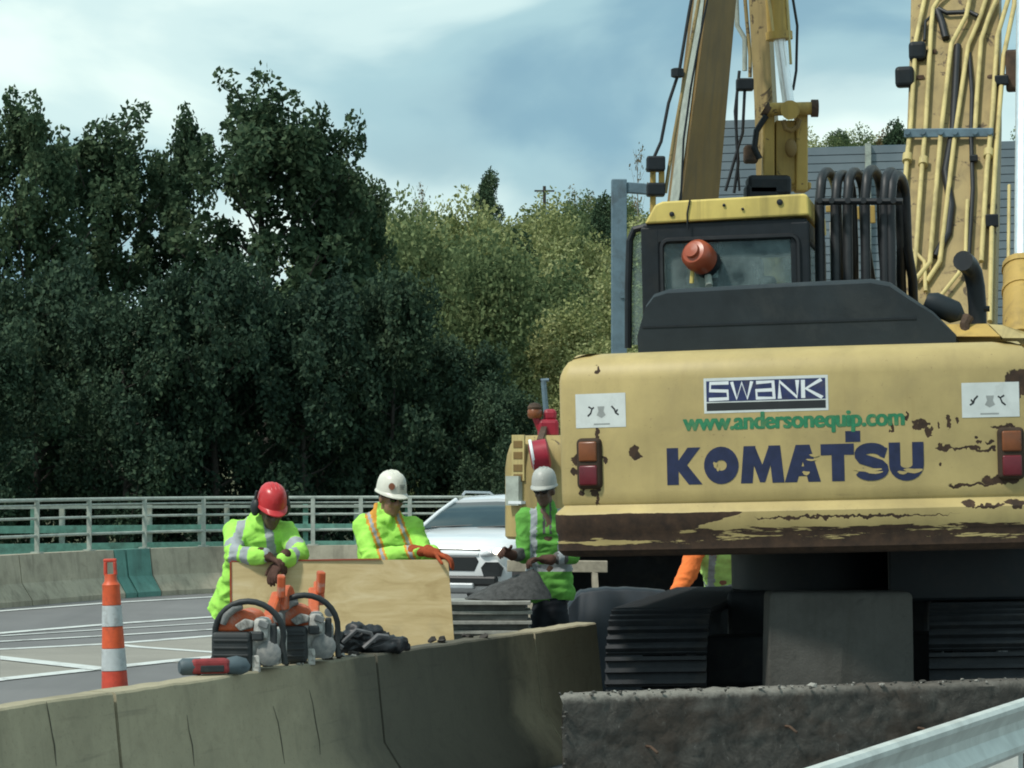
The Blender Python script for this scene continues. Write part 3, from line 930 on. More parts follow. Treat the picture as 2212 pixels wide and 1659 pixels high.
o = cb1.build('chippings', 'debris_pale', wall_b); o['kind'] = 'stuff'
o = cb2.build('chippings', 'concrete_dark', wall_b); o['kind'] = 'stuff'
rb2 = MB()
for s, dz in ((0.5, 0.32), (1.35, 0.4), (2.2, 0.36)):
    q = WA + wd * s + Vector((0, 0, dz))
    o = MB().tube([q - wnrm * 0.1, q + wnrm * 0.05, q + wnrm * 0.09 + Vector((0.02, 0, -0.03))], 0.008, 6).build('rebar_stub', 'rusty_steel', wall_b)

# plain block standing between the tracks
blk = MB()
rr = []
for z, w in ((0, 0.0), (0.35, 0.0), (0.8, 0.005), (1.08, 0.01), (1.10, 0.03)):
    rr.append([Vector((1.50 + w, 17.02 + w, z)), Vector((1.93, 17.0 + w, z)), Vector((2.37 - w, 17.1 + w, z)), Vector((2.37 - w, 17.42 - w, z)), Vector((1.50 + w, 17.42 - w, z))])
blk.loft(rr)
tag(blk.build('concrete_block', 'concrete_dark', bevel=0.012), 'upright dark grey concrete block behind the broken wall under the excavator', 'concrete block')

# near guard rail, lower right corner
GA = Vector((2.38, 13.5, 0))
gd = Vector((0.385, 0.923, 0)).normalized()
gn = Vector((gd.y, -gd.x, 0))      # faces up-left, towards the barrier and the camera
grail = thing('guardrail', tuple(GA), 'galvanised corrugated steel guardrail close to the camera in the bottom corner', 'guardrail')
WPROF = [(0.0, 0.755), (0.030, 0.752), (0.045, 0.735), (0.043, 0.715), (0.012, 0.675), (0.0, 0.655), (0.0, 0.615), (0.012, 0.598), (0.043, 0.556), (0.045, 0.53), (0.03, 0.51), (0.0, 0.505)]
rings = []
for s in (-9.5, -6, -3, 0, 3, 6):
    q = GA + gd * s
    outer = [q + gn * o + Vector((0, 0, z)) for o, z in WPROF]
    inner = [q + gn * (o - 0.004) + Vector((0, 0, z)) for o, z in reversed(WPROF)]
    rings.append(outer + inner)
MB().loft(rings).build('beam', 'galvanised', grail, smooth=25)
for s in (-7.6, -5.7, -3.8, -1.9, 0.0, 1.9, 3.8):
    q = GA + gd * s - gn * 0.09
    MB().box(q + Vector((0, 0, 0.33)), (0.1, 0.15, 0.66), (0, 0, math.atan2(gd.y, gd.x))).build('post', 'galvanised', grail)

# ------------------------------------------------------------------ trees
def make_crown(H, hw, nlimb, nclump, nleaf, lsize, base=0.08, pointy=0.5, plume=1.0, seed=1, cs=1.0):
    """returns (crown mesh, trunk mesh): limbs carry upright clumps, each clump is a cloud of leaf-sized faces"""
    g = np.random.default_rng(seed)
    tb = MB()
    lean = g.uniform(-0.04, 0.04, 2) * H
    tp = [Vector((lean[0] * t * t + 0.02 * H * math.sin(t * 5 + seed) * t, lean[1] * t * t, H * t)) for t in (0, 0.15, 0.35, 0.55, 0.75, 0.93)]
    tb.tube(tp, [0.024 * H, 0.019 * H, 0.015 * H, 0.011 * H, 0.006 * H, 0.002 * H], 8)
    cl = []
    for i in range(nlimb):
        h = base + (0.95 - base) * (i + g.uniform(0, 0.8)) / nlimb
        k = min(int(h / 0.2), 4)
        st = Vector((lean[0] * h * h, lean[1] * h * h, H * h))
        a = g.uniform(0, 2 * math.pi)
        # crown outline: full low down, narrowing to the top
        env = hw * (0.75 + 0.25 * math.sin(math.pi * h)) * (1 - pointy * max(0, h - 0.4) / 0.6)
        ln = env * g.uniform(0.65, 1.1)
        rise = ln * g.uniform(0.35, 1.0) * plume
        end = st + Vector((math.cos(a) * ln, math.sin(a) * ln, rise))
        if end.z > H * 1.02:
            end.z = H * g.uniform(0.93, 1.02)
        mid = st.lerp(end, 0.5) + Vector((0, 0, -0.06 * ln))
        tb.tube([st, mid, end], [0.006 * H * (1.2 - h), 0.004 * H * (1.2 - h), 0.0012 * H], 5)
        for c in range(nclump):
            t = g.uniform(0.3, 1.08)
            p = st.lerp(end, t) + Vector(g.normal(0, 0.13 * hw, 3))
            sz = hw * g.uniform(0.10, 0.22) * cs
            cl.append((p, sz, sz * g.uniform(1.0, 1.9)))
    for i in range(5):
        cl.append((Vector((lean[0] + g.normal(0, .1 * hw), lean[1] + g.normal(0, .1 * hw), H * g.uniform(0.88, 1.0))), hw * 0.13, hw * 0.28))
    w = np.array([c[1] ** 2 * c[2] for c in cl])
    w = w ** 0.75
    idx = g.choice(len(cl), nleaf, p=w / w.sum())
    P0 = np.array([tuple(c[0]) for c in cl])[idx]
    S = np.array([(c[1], c[1], c[2]) for c in cl])[idx]
    d = g.normal(0, 1, (nleaf, 3))
    d /= np.linalg.norm(d, axis=1, keepdims=True)
    rr_ = g.uniform(0.25, 1.0, (nleaf, 1)) ** 0.6
    c = P0 + d * rr_ * S
    c[:, 2] = np.maximum(c[:, 2], 0.05)
    a = g.normal(0, 1, (nleaf, 3))
    a /= np.linalg.norm(a, axis=1, keepdims=True)
    b = np.cross(a, g.normal(0, 1, (nleaf, 3)))
    b /= np.linalg.norm(b, axis=1, keepdims=True)
    ls = lsize * g.uniform(0.6, 1.35, (nleaf, 1))
    V = np.empty((nleaf, 4, 3))
    V[:, 0] = c - a * ls
    V[:, 1] = c + b * ls * 0.62
    V[:, 2] = c + a * ls
    V[:, 3] = c - b * ls * 0.62
    me = bpy.data.meshes.new('crown')
    me.vertices.add(nleaf * 4)
    me.vertices.foreach_set('co', V.reshape(-1))
    me.loops.add(nleaf * 4)
    me.loops.foreach_set('vertex_index', np.arange(nleaf * 4, dtype=np.int32))
    me.polygons.add(nleaf)
    me.polygons.foreach_set('loop_start', np.arange(0, nleaf * 4, 4, dtype=np.int32))
    me.polygons.foreach_set('loop_total', np.full(nleaf, 4, dtype=np.int32))
    me.update()
    me.validate()
    me.materials.append(MATS['leaf_dark'])
    return me, tb.mesh('trunk', 'bark', smooth=60), float(np.percentile(V[:, 2, 2], 99.7))

TALL = [make_crown(11, 2.3, 46, 5, 24000, 0.085, 0.05, 0.55, 1.3, s, 0.9) for s in (11, 12, 13)]
WIDE = [make_crown(8, 2.8, 34, 7, 26000, 0.092, 0.04, 0.35, 0.7, s) for s in (21, 22, 23)]
CONE = make_crown(9, 2.0, 34, 6, 20000, 0.085, 0.08, 0.85, 0.25, 31)
HILLP = [make_crown(7, 3.0, 20, 3, 24000, 0.082, 0.08, 0.45, 0.6, s, 1.75) for s in (51, 52, 53)]
BARE = make_crown(9, 1.4, 26, 2, 260, 0.10, 0.25, 0.5, 1.5, 41)
PH = {id(TALL[0][0]): (11, 2.3)}
def tree(proto, H0, hw0, px, top_py, Y, hw_px, mat, name, label, group=None, z0=None, rot=None, bark='bark'):
    x = (px - CX) / FPX * Y
    base = hill_z(x, Y) - 0.2 if z0 is None else z0
    top = CAM_Z - (top_py - HY) / FPX * Y
    hz = max(0.25, (top - base) / proto[2])
    hs = (hw_px / FPX * Y) / hw0
    o = thing(name, (x, Y, base), label, 'tree', (0, 0, random.uniform(0, 6.28) if rot is None else rot), group)
    o.scale = (hs, hs, hz)
    for nm, me, m in (('crown', proto[0], mat), ('trunk', proto[1], bark)):
        c = link(nm, me, o)
        c.material_slots[0].link = 'OBJECT'
        c.material_slots[0].material = MATS[m]
    return o
# dark trees behind the railing
DT = [(62, 222, 68, 165, TALL[0], 'leaf_dark', 'tall dark green tree with a pointed top at the edge of the photo'),
      (-90, 330, 70, 160, TALL[2], 'leaf_dark', 'dark tree cut off by the edge of the photo beside the pointed tree'),
      (215, 250, 72, 185, TALL[1], 'leaf_dark', 'dark rounded tree second from the edge behind the railing'),
      (372, 262, 74, 130, TALL[2], 'leaf_dark', 'slim dark tree beside the tallest tree with a gap of sky'),
      (585, 185, 70, 215, TALL[1], 'leaf_dark', 'tallest dark green tree behind the worker in the red hard hat'),
      (690, 255, 71, 165, TALL[0], 'leaf_dark', 'dark tree leaning out on the sloping side of the tallest tree'),
      (775, 370, 73, 130, TALL[2], 'leaf_dark', 'lower dark tree where the dark trees meet the sunny hillside'),
      (80, 560, 60, 190, WIDE[0], 'leaf_deep', 'low dark bushy tree under the pointed tree'),
      (270, 640, 58, 170, WIDE[1], 'leaf_deep', 'low dark bushy tree under the gap of sky'),
      (465, 560, 59, 180, WIDE[2], 'leaf_deep', 'low dark bushy tree under the tallest tree'),
      (655, 600, 60, 180, WIDE[0], 'leaf_deep', 'low dark bushy tree above the red hard hat'),
      (850, 600, 61, 150, WIDE[1], 'leaf_deep', 'low dark bushy tree above the white hard hat'),
      (985, 730, 62, 140, WIDE[2], 'leaf_deep', 'low dark bushy tree above the white car'),
      (1100, 830, 60, 110, WIDE[0], 'leaf_deep', 'low dark bushy tree beside the counterweight'),
      (-60, 720, 57, 150, WIDE[1], 'leaf_deep', 'low dark bush cut off by the edge of the photo'),
      (900, 455, 84, 210, HILLP[1], 'leaf_mid', 'mid green tree in front of the hillside above the white hard hat'),
      (1030, 540, 82, 190, HILLP[0], 'leaf_mid', 'broad green tree in front of the hillside near the middle')]
for px, tp, Y, hw, pr, m, lab in DT:
    H0, h0 = (11, 2.3) if pr in TALL else (7, 3.0) if pr in HILLP else (8, 2.8)
    tree(pr, H0, h0, px, tp, Y, hw, m, 'dark_tree' if pr in TALL else 'bushy_tree', lab, 'dark trees behind the railing', z0=-0.2)
# hillside trees
KINDS_T = [('leaf_yellow', 'yellow green leafy tree on the sunlit hillside'), ('leaf_mid', 'mid green leafy tree on the sunlit hillside'), ('leaf_tan', 'tan brown autumn tree on the sunlit hillside'), ('leaf_dark', 'dark evergreen tree on the sunlit hillside')]
hr = random.Random(5)
for Y in (92, 106, 120, 136, 152, 170, 188, 206):
    px = 770 + hr.uniform(0, 40)
    while px < 2900:
        if (px < 1480 or (px > 1480 and Y > 130 and (px < 2230 or hr.random() < 0.7))):
            x = (px - CX) / FPX * Y
            zb = hill_z(x, Y) - 0.2
            hgt = hr.uniform(5.2, 8.6) * (0.85 if Y < 110 else 1)
            k = hr.choices([0, 1, 2, 3], [0.42, 0.36, 0.10, 0.12])[0]
            if Y < 115 and px < 1120:
                k = hr.choices([1, 3], [0.5, 0.5])[0]
            m, lab = KINDS_T[k]
            lab = lab.replace('on the sunlit hillside', ('on the bank beyond the noise wall' if px > 1600 else 'at the foot of the hillside' if Y < 110 else 'halfway up the hillside' if Y < 160 else 'near the skyline of the hillside'))
            top = HY - (zb + hgt - CAM_Z) * FPX / Y
            if k == 3:
                tree(CONE, 9, 2.0, px, top - 20, Y, 1.9 / Y * FPX, m, 'evergreen_tree', lab, 'trees on the hillside')
            else:
                tree(HILLP[hr.randrange(3)], 7, 3.0, px, top, Y, hr.uniform(2.5, 3.6) / Y * FPX, m, 'hillside_tree', lab, 'trees on the hillside')
        px += hr.uniform(2.4, 3.8) / Y * FPX
for px, tp, Y, hw, m, lab in ((1235, 640, 84, 95, 'leaf_yellow', 'bright yellow green tree just beside the counterweight'), (1290, 560, 90, 90, 'leaf_yellow', 'sunlit yellow green tree beside the grey steel post'),
                              (1165, 560, 88, 100, 'leaf_mid', 'light green tree above the second excavator'), (1075, 480, 96, 95, 'leaf_yellow', 'pale yellow green tree in the middle of the hillside'),
                              (1190, 450, 110, 90, 'leaf_yellow', 'tall pale tree high on the hillside below the utility pole'), (960, 440, 100, 85, 'leaf_yellow', 'yellow green tree behind the green tree at the foot of the hill'),
                              (1285, 760, 80, 70, 'leaf_yellow', 'small bright bush touching the corner of the counterweight')):
    tree(HILLP[int(px) % 3], 7, 3.0, px, tp, Y, hw * 1.8, m, 'hillside_tree', lab, 'trees on the hillside')
for px, tp, Y, pr in ((905, 395, 200, BARE), (1245, 400, 205, BARE), (1268, 412, 203, BARE), (1380, 310, 150, BARE)):
    tree(pr, 9, 1.4, px, tp, Y, 26, 'leaf_tan', 'bare_tree', 'thin bare tree on the skyline of the hill', 'bare trees on the skyline', bark='bark_pale')
tree(CONE, 9, 2.0, 1052, 372, 205, 52, 'leaf_dark', 'pine_tree', 'dark pine standing above the skyline of the hill', z0=hill_z(-1.8, 205) - 0.3)
tree(CONE, 9, 2.0, 1300, 425, 150, 60, 'leaf_dark', 'pine_tree', 'dark pine beside the top of the grey steel post', z0=hill_z(4.6, 150) - 0.3)
# utility pole on the skyline
ub = P(1176, 470, 204)
up = thing('utility_pole', (ub.x, ub.y, hill_z(ub.x, ub.y) - 0.3), 'small utility pole with a cross arm on the skyline of the hill', 'utility pole')
zt = P(1176, 402, 204).z
MB().tube([(ub.x, ub.y, hill_z(ub.x, ub.y) - 0.3), (ub.x, ub.y, zt)], [0.16, 0.11], 8).build('pole', 'bark', up)
MB().bar((ub.x - 0.7, ub.y - 0.12, zt - 0.35), (ub.x + 0.7, ub.y - 0.12, zt - 0.35), 0.12).build('cross_arm', 'bark', up)

# noise wall on the bank behind the excavators
nw = thing('noise_wall', tuple(P(1740, 620, 105)), 'blue grey ribbed noise wall on the bank behind the excavators', 'wall')
def nw_panel(px0, px1, t0, t1):
    Y = 105.0
    a, b = P(px0, t0, Y), P(px1, t1, Y)
    zb = hill_z(a.x, Y) - 1.0
    n = int((a.z - zb) / 0.3)
    n = min(n, 24)
    for k in range(n):
        h = 0.27
        pa, pb = a - Vector((0, 0, 0.3 * k + 0.14)), b - Vector((0, 0, 0.3 * k + 0.14))
        MB().bar(pa, pb, 0.12, h).build('panel', 'noise_wall_panel', nw)
    MB().prism([a + Vector((0, 0.08, 0.02)), b + Vector((0, 0.08, 0.02)), Vector((b.x, b.y + 0.08, zb)), Vector((a.x, a.y + 0.08, zb))], (0, 0.06, 0)).build('backing', 'blue_steel', nw)
nw_panel(1530, 1660, 262, 258)
nw_panel(1662, 1872, 322, 316)
nw_panel(1878, 2085, 315, 309)
nw_panel(2091, 2300, 308, 302)
nw_panel(2306, 2560, 301, 296)
nw_panel(2566, 2850, 295, 290)
for px, t in ((1661, 258), (1875, 310), (2088, 305), (2303, 298), (2563, 292)):
    a = P(px, t, 104.85)
    MB().box((a.x, a.y, a.z - 4), (0.2, 0.16, 8)).build('post', 'pale_steel', nw)

# steel post with an arm
sp = P(1337, 388, 36.0)
post = thing('steel_post', (sp.x, sp.y, 0), 'grey galvanised square steel post rising beside the excavator cab', 'post')
MB().box((sp.x, sp.y, sp.z / 2), (0.19, 0.19, sp.z)).build('shaft', 'blue_steel', post, bevel=0.012)
MB().bar((sp.x + 0.095, sp.y, sp.z - 0.10), (sp.x + 0.36, sp.y, sp.z - 0.12), 0.13).build('arm', 'blue_steel', post, bevel=0.01)
for zz in (3.2, 4.0):
    MB().box((sp.x + 0.05, sp.y - 0.10, zz), (0.07, 0.03, 0.07)).build('bolt_plate', 'blue_steel', post)
MB().box((sp.x, sp.y, 0.015), (0.45, 0.45, 0.03)).build('base_plate', 'blue_steel', post)
# ------------------------------------------------------------------ the big excavator, seen from behind
EX = thing('excavator', (2.165, 19.56, 0.0), 'large worn yellow excavator seen from behind, blue lettering on its counterweight', 'excavator', (0, R(-1.35), R(-10)))
EX.rotation_mode = 'XYZ'
EM = MW[EX.name]
EI = EM.inverted()
def LP(px, py, ly):
    """local point with local y = ly that shows at pixel (px, py)"""
    a, b = EI @ P(px, py, 10.0), EI @ P(px, py, 30.0)
    t = (ly - a.y) / (b.y - a.y)
    return a.lerp(b, t)

HWD, TAIL, SAG, CR = 1.42, -2.9, 0.15, 0.11
def plan_y(x):
    """rear face of the counterweight, local y at local x"""
    return TAIL + SAG * (x / (HWD - CR)) ** 2
def cw_plan():
    pts = [(-HWD, TAIL + 1.0), (-HWD, TAIL + 0.6)]
    xe = HWD - CR
    ye = plan_y(xe)
    c = (-xe, ye + CR)
    for k in range(0, 7):
        a = R(180 + 15 * k)
        pts.append((c[0] + CR * math.cos(a), c[1] + CR * math.sin(a)))
    n = 26
    for k in range(1, n):
        x = -xe + 2 * xe * k / n
        pts.append((x, plan_y(x)))
    for k in range(0, 7):
        a = R(270 + 15 * k)
        pts.append((-c[0] + CR * math.cos(a), c[1] + CR * math.sin(a)))
    pts += [(HWD, TAIL + 0.6), (HWD, TAIL + 1.0)]
    return pts
PLAN = cw_plan()
def inset(pts, d):
    out = []
    for i, p in enumerate(pts):
        a, b = pts[max(i - 1, 0)], pts[min(i + 1, len(pts) - 1)]
        tx, ty = b[0] - a[0], b[1] - a[1]
        l = math.hypot(tx, ty)
        nx_, ny_ = -ty / l, tx / l
        out.append((p[0] + nx_ * d, p[1] + ny_ * d))
    return out
CWP = [(0.10, 1.335), (0.03, 1.345), (0.0, 1.375), (0.0, 1.47), (-0.012, 1.49), (-0.015, 1.585), (0.0, 1.605), (0.035, 1.632), (0.040, 1.64), (0.030, 1.655), (0.028, 1.72), (0.028, 2.0),
       (0.028, 2.37), (0.036, 2.41), (0.055, 2.45), (0.085, 2.487), (0.13, 2.515), (0.17, 2.528), (0.21, 2.535), (0.5, 2.54)]
cwb = MB()
rows = []
for d, z in CWP:
    pl = inset(PLAN, min(d, 0.21))
    if d > 0.21:
        pl = [(p[0] * 0.7, p[1] + 0.35) for p in pl]
    rows.append([Vector((x, min(y, TAIL + 1.0), z)) for x, y in pl])
cwb.loft(rows, closed=True, caps=True)
cw = cwb.build('counterweight', 'cw_paint', EX, smooth=32, space='local')
FACE = 0.028
def on_face(x, z, proud=0.004):
    d = FACE
    for (d0, z0), (d1, z1) in zip(CWP, CWP[1:]):
        if z0 <= z <= z1:
            d = d0 + (d1 - d0) * (z - z0) / max(z1 - z0, 1e-6)
            break
    return Vector((x, plan_y(x) + d - proud, z))
CNT = [0]
def decal(polys, name, mat, parent, proud=0.004, split=0.0):
    """flat painted shapes laid on the curved rear face; each next piece a hair prouder so none share a plane"""
    b = MB()
    for i, poly in enumerate(polys):
        b.add([on_face(x, z, proud + 0.00006 * i) for x, z in poly], [tuple(range(len(poly)))])
    return b.build(name, mat, parent, space='local')
def rect_strips(x0, x1, z0, z1, n=6):
    return [[(x0 + (x1 - x0) * k / n, z0), (x0 + (x1 - x0) * (k + 1) / n, z0), (x0 + (x1 - x0) * (k + 1) / n, z1), (x0 + (x1 - x0) * k / n, z1)] for k in range(n)]
def panel_decal(x0, x1, z0, z1, name, mat, parent, proud, n=8):
    b = MB()
    vs = []
    for k in range(n + 1):
        x = x0 + (x1 - x0) * k / n
        vs += [on_face(x, z0, proud), on_face(x, z1, proud)]
    b.add(vs, [(2 * k, 2 * k + 2, 2 * k + 3, 2 * k + 1) for k in range(n)])
    return b.build(name, mat, parent, space='local')
def stroke(pts, w):
    """thick polyline as quads"""
    out = []
    n = len(pts)
    off_ = []
    for i, p in enumerate(pts):
        a, b = pts[max(i - 1, 0)], pts[min(i + 1, n - 1)]
        tx, ty = b[0] - a[0], b[1] - a[1]
        l = math.hypot(tx, ty) or 1
        off_.append((-ty / l * w / 2, tx / l * w / 2))
    for i in range(n - 1):
        p, q, o, r = pts[i], pts[i + 1], off_[i], off_[i + 1]
        out.append([(p[0] - o[0], p[1] - o[1]), (q[0] - r[0], q[1] - r[1]), (q[0] + r[0], q[1] + r[1]), (p[0] + o[0], p[1] + o[1])])
    return out
def arc(cx, cy, rx, ry, a0, a1, n=14):
    return [(cx + rx * math.cos(R(a0 + (a1 - a0) * k / n)), cy + ry * math.sin(R(a0 + (a1 - a0) * k / n))) for k in range(n + 1)]
KLET = {
    'K': ([[(0, 0), (.34, 0), (.34, 1), (0, 1)], [(.30, .42), (.36, .34), (.64, 0), (1.04, 0), (.60, .53), (1.0, 1), (.62, 1), (.30, .60)]], 1.04),
    'O': (stroke(arc(.53, .5, .345, .325, 90, 464, 27), .36), 1.06),
    'M': ([[(0, 0), (.34, 0), (.44, 1), (.10, 1)], [(.42, 1), (.36, .55), (.55, .02), (.70, .02), (.66, .42)], [(.83, 1), (.60, .42), (.56, .02), (.70, .02), (.89, .55)], [(.91, 0), (1.25, 0), (1.15, 1), (.81, 1)]], 1.25),
    'A': ([[(0, 0), (.35, 0), (.66, 1), (.33, 1)], [(.67, 0), (1.02, 0), (.72, 1), (.40, 1)], [(.24, .16), (.80, .16), (.72, .42), (.30, .42)]], 1.02),
    'T': ([[(0, .70), (.95, .70), (.95, 1), (0, 1)], [(.31, 0), (.67, 0), (.67, .70), (.31, .70)]], .95),
    'S': (stroke([(.90, .72)] + arc(.48, .70, .34, .165, 20, 190, 10) + [(.20, .585), (.48, .50), (.74, .41)] + arc(.48, .30, .35, .165, 10, -165, 12), .285), .95),
    'U': (stroke([(.15, 1), (.15, .45)] + arc(.50, .40, .35, .26, 180, 360, 12) + [(.85, .45), (.85, 1)], .34), 1.0),
}
x = -0.74
zb, hgt = 1.748, 0.215
lw = {'K': .208, 'O': .205, 'M': .252, 'A': .208, 'T': .19, 'S': .19, 'U': .19}
gap = -0.010
for ch in 'KOMATSU':
    polys, adv = KLET[ch]
    sx = lw[ch] / adv
    pp = [[(x + a * sx, zb + b * hgt) for a, b in poly] for poly in polys]
    o = decal(pp, 'letter', 'logo_navy', cw, 0.0015)
    x += lw[ch] + (0.010 if ch in 'KOS' else gap + 0.012)
decal([[(0.30, 1.972), (0.385, 1.972), (0.385, 2.035), (0.30, 2.035)]], 'letter', 'logo_navy', cw, 0.0015)
# paint patches worn out of the lettering
for px_, pz, sx, sz in ((-0.455, 1.86, .012, .018), (-0.44, 1.835, .010, .012), (0.12, 1.90, .03, .008), (0.10, 1.875, .03, .006), (0.42, 1.81, .085, .010), (0.46, 1.795, .05, .008), (0.68, 1.80, .055, .014), (0.62, 1.79, .03, .010), (0.07, 1.80, .022, .012)):
    n = 9
    decal([[(px_ + sx * (1 + 0.35 * math.sin(k * 2.3)) * math.cos(k * 6.283 / n), pz + sz * (1 + 0.35 * math.cos(k * 1.7)) * math.sin(k * 6.283 / n)) for k in range(n)]], 'worn_patch', 'cw_paint', cw, 0.0036)
# web address
fc = bpy.data.curves.new('web', 'FONT')
fc.body = 'www.andersonequip.com'
fc.size = 0.14
fc.space_character = 0.97
fo = bpy.data.objects.new('web', fc)
COL.objects.link(fo)
dg = bpy.context.evaluated_depsgraph_get()
fm = bpy.data.meshes.new_from_object(fo.evaluated_get(dg), depsgraph=dg)
bpy.data.objects.remove(fo)
xs = [v.co.x for v in fm.vertices]
sc = 1.268 / (max(xs) - min(xs))
vv = [v.co.copy() for v in fm.vertices]
ff = [tuple(p.vertices) for p in fm.polygons]
wb = MB()
for k, (dx, dz) in enumerate(((-0.0065, 0), (0.0065, 0), (-0.004, 0.003), (0.004, -0.003), (0.004, 0.003), (-0.004, -0.003), (0, 0))):
    wb.add([on_face((v.x - min(xs)) * sc - 0.634 + dx, 2.064 + v.y * 0.98 + dz, 0.0015 + 0.00008 * k) for v in vv], ff)
wb.build('web_address', 'ink_green', cw, space='local')
# maker's name plate
st = panel_decal(-0.512, 0.208, 2.158, 2.362, 'name_sticker', 'sticker_white', cw, 0.0015)
panel_decal(-0.497, 0.193, 2.225, 2.345, 'blue_field', 'navy', st, 0.0022)
panel_decal(-0.497, 0.193, 2.172, 2.218, 'black_field', 'ink_black', st, 0.0022)
SW = {'S': (stroke([(.98, .95), (.10, .95), (.08, .55), (.92, .50), (.94, .08), (.02, .06)], .19), 1.0),
      'W': (stroke([(.02, 1), (.25, .05), (.50, .95), (.75, .05), (.98, 1)], .16), 1.0),
      'A': (stroke([(.08, .92), (.88, .95), (.92, .05), (.10, .06), (.08, .48), (.88, .50)], .19), 1.0),
      'N': (stroke([(.08, 0), (.08, .95), (.90, .06), (.92, 1)], .19), 1.0),
      'K': (stroke([(.08, 0), (.08, 1)], .19) + stroke([(.95, 1), (.22, .52), (.98, 0)], .19), 1.0)}
x = -0.485
for ch in 'SWANK':
    w_ = 0.122
    decal([[(x + a * w_, 2.232 + b * 0.105) for a, b in poly] for poly in SW[ch][0]], 'letter', 'ink_white', st, 0.0030)
    x += w_ + 0.013
# the two pale sheets with small pictures
def sheet(x0, x1, z0, z1, flip):
    s = panel_decal(x0, x1, z0, z1, 'picture_sticker', 'sticker_white', cw, 0.0015)
    w, h = x1 - x0, z1 - z0
    def q(pts):
        return [(x0 + (1 - a if flip else a) * w, z0 + b * h) for a, b in pts]
    ps = stroke(q([(.26, .62), (.33, .55), (.30, .42), (.24, .34)]), .010) + stroke(q([(.33, .55), (.37, .60)]), .009)
    ps += stroke(q([(.72, .62), (.78, .52), (.80, .42), (.86, .36)]), .010) + stroke(q([(.80, .42), (.84, .52)]), .009)
    decal(ps, 'figure_mark', 'ink_black', s, 0.0022)
    decal([q([(.44, .62), (.58, .62), (.56, .48), (.60, .36), (.52, .28), (.42, .36), (.46, .48)])], 'emblem_mark', 'ink_grey', s, 0.0022)
    decal(stroke(q([(.36, .10), (.68, .10)]), .009), 'caption_mark', 'ink_grey', s, 0.0022)
sheet(-1.285, -0.98, 2.095, 2.295, False)
sheet(0.965, 1.29, 2.095, 2.295, True)
# tail lights
for sx in (-1, 1):
    x0 = 1.235 if sx > 0 else -1.205
    b = MB()
    ang = math.atan2(2 * SAG * x0 / (HWD - CR) ** 2, 1)
    c = on_face(x0, 1.885, 0.0)
    rotm = Euler((0, 0, ang)).to_matrix()
    b.box(c, (0.155, 0.07, 0.30), rotm)
    lamp = b.build('tail_light', 'boot', cw, bevel=0.03, space='local', segs=4)
    MB().box(c + rotm @ Vector((0, -0.034, 0.07)), (0.112, 0.022, 0.118), rotm).build('amber_lens', 'amber_lens', lamp, bevel=0.02, segs=3, smooth=50, space='local')
    MB().box(c + rotm @ Vector((0, -0.034, -0.07)), (0.112, 0.022, 0.118), rotm).build('red_lens', 'red_lens', lamp, bevel=0.02, segs=3, smooth=50, space='local')

# deck, side boxes
MB().box((0, -0.2, 1.42), (2.5, 3.55, 0.16)).build('deck_frame', 'black_metal', EX, bevel=0.02, space='local')
MB().box((0.98, -0.55, 1.98), (0.70, 2.3, 0.95)).build('side_box', 'ex_yellow', EX, bevel=0.04, space='local')
MB().box((-0.98, -1.45, 1.98), (0.72, 1.0, 0.95)).build('side_box', 'ex_yellow', EX, bevel=0.04, space='local')
MB().box((0.1, -1.4, 2.0), (1.35, 1.1, 1.0)).build('engine_bay', 'black_metal', EX, bevel=0.03, space='local')
# soft dark engine hood
hp = [(-0.96, 2.48), (-0.965, 2.66), (-0.935, 2.76), (-0.91, 2.84), (-0.86, 2.905), (-0.78, 2.93), (0.0, 2.945), (0.44, 2.95), (0.55, 2.925), (0.66, 2.84), (0.80, 2.74), (0.93, 2.60), (0.93, 2.48)]
rings = []
for y, k in ((-2.32, 0.93), (-2.27, 0.985), (-2.2, 1.0), (-1.5, 1.0), (-1.12, 0.99), (-1.05, 0.96)):
    rings.append([Vector((px_ * (0.97 + 0.03 * k), y, 2.48 + (z - 2.48) * k)) for px_, z in hp])
hood = MB().loft(rings).build('engine_hood', 'dark_plastic', EX, smooth=35, space='local')
MB().bar((-0.93, -2.315, 2.70), (0.70, -2.315, 2.70), 0.02, 0.012).build('hood_seam', 'black_metal', hood, space='local')
# raised yellow cover, exhaust and pre-cleaner on the right
yp = [LP(1972, 727, -2.2), LP(2000, 701, -2.1), LP(2132, 699, -2.1), LP(2162, 727, -2.2)]
MB().prism(yp, (0, 0.8, 0)).build('rear_cover', 'ex_yellow', EX, bevel=0.008, space='local')
wp = [LP(2136, 700, -1.9), LP(2165, 702, -1.9), LP(2230, 722, -1.95), LP(2230, 730, -1.95), LP(2166, 730, -1.95)]
MB().prism(wp, (0, 1.0, 0)).build('pale_cover', 'pipe_yellow', EX, space='local')
ex_pts = [LP(2112, 700, -1.7), LP(2111, 660, -1.7), LP(2108, 620, -1.7), LP(2102, 590, -1.72), LP(2092, 572, -1.78), LP(2080, 563, -1.9)]
exh = MB().tube(ex_pts, [0.055, 0.055, 0.056, 0.058, 0.06, 0.062], 14).build('exhaust_pipe', 'black_metal', EX, smooth=50, space='local')
MB().tube([LP(2098, 667, -1.72), LP(2138, 667, -1.72)], 0.018, 8).build('clamp', 'black_metal', exh, space='local')
MB().tube([LP(2000, 648, -2.0), LP(2016, 655, -2.0), LP(2062, 675, -1.95), LP(2076, 682, -1.9)], [0.045, 0.07, 0.07, 0.03], 12).build('breather', 'dark_plastic', EX, smooth=45, space='local')
MB().tube([LP(2086, 725, -2.12), LP(2084, 700, -2.12), LP(2092, 684, -2.1)], [0.035, 0.03, 0.035], 8).build('filler_neck', 'rusty_steel', EX, space='local')

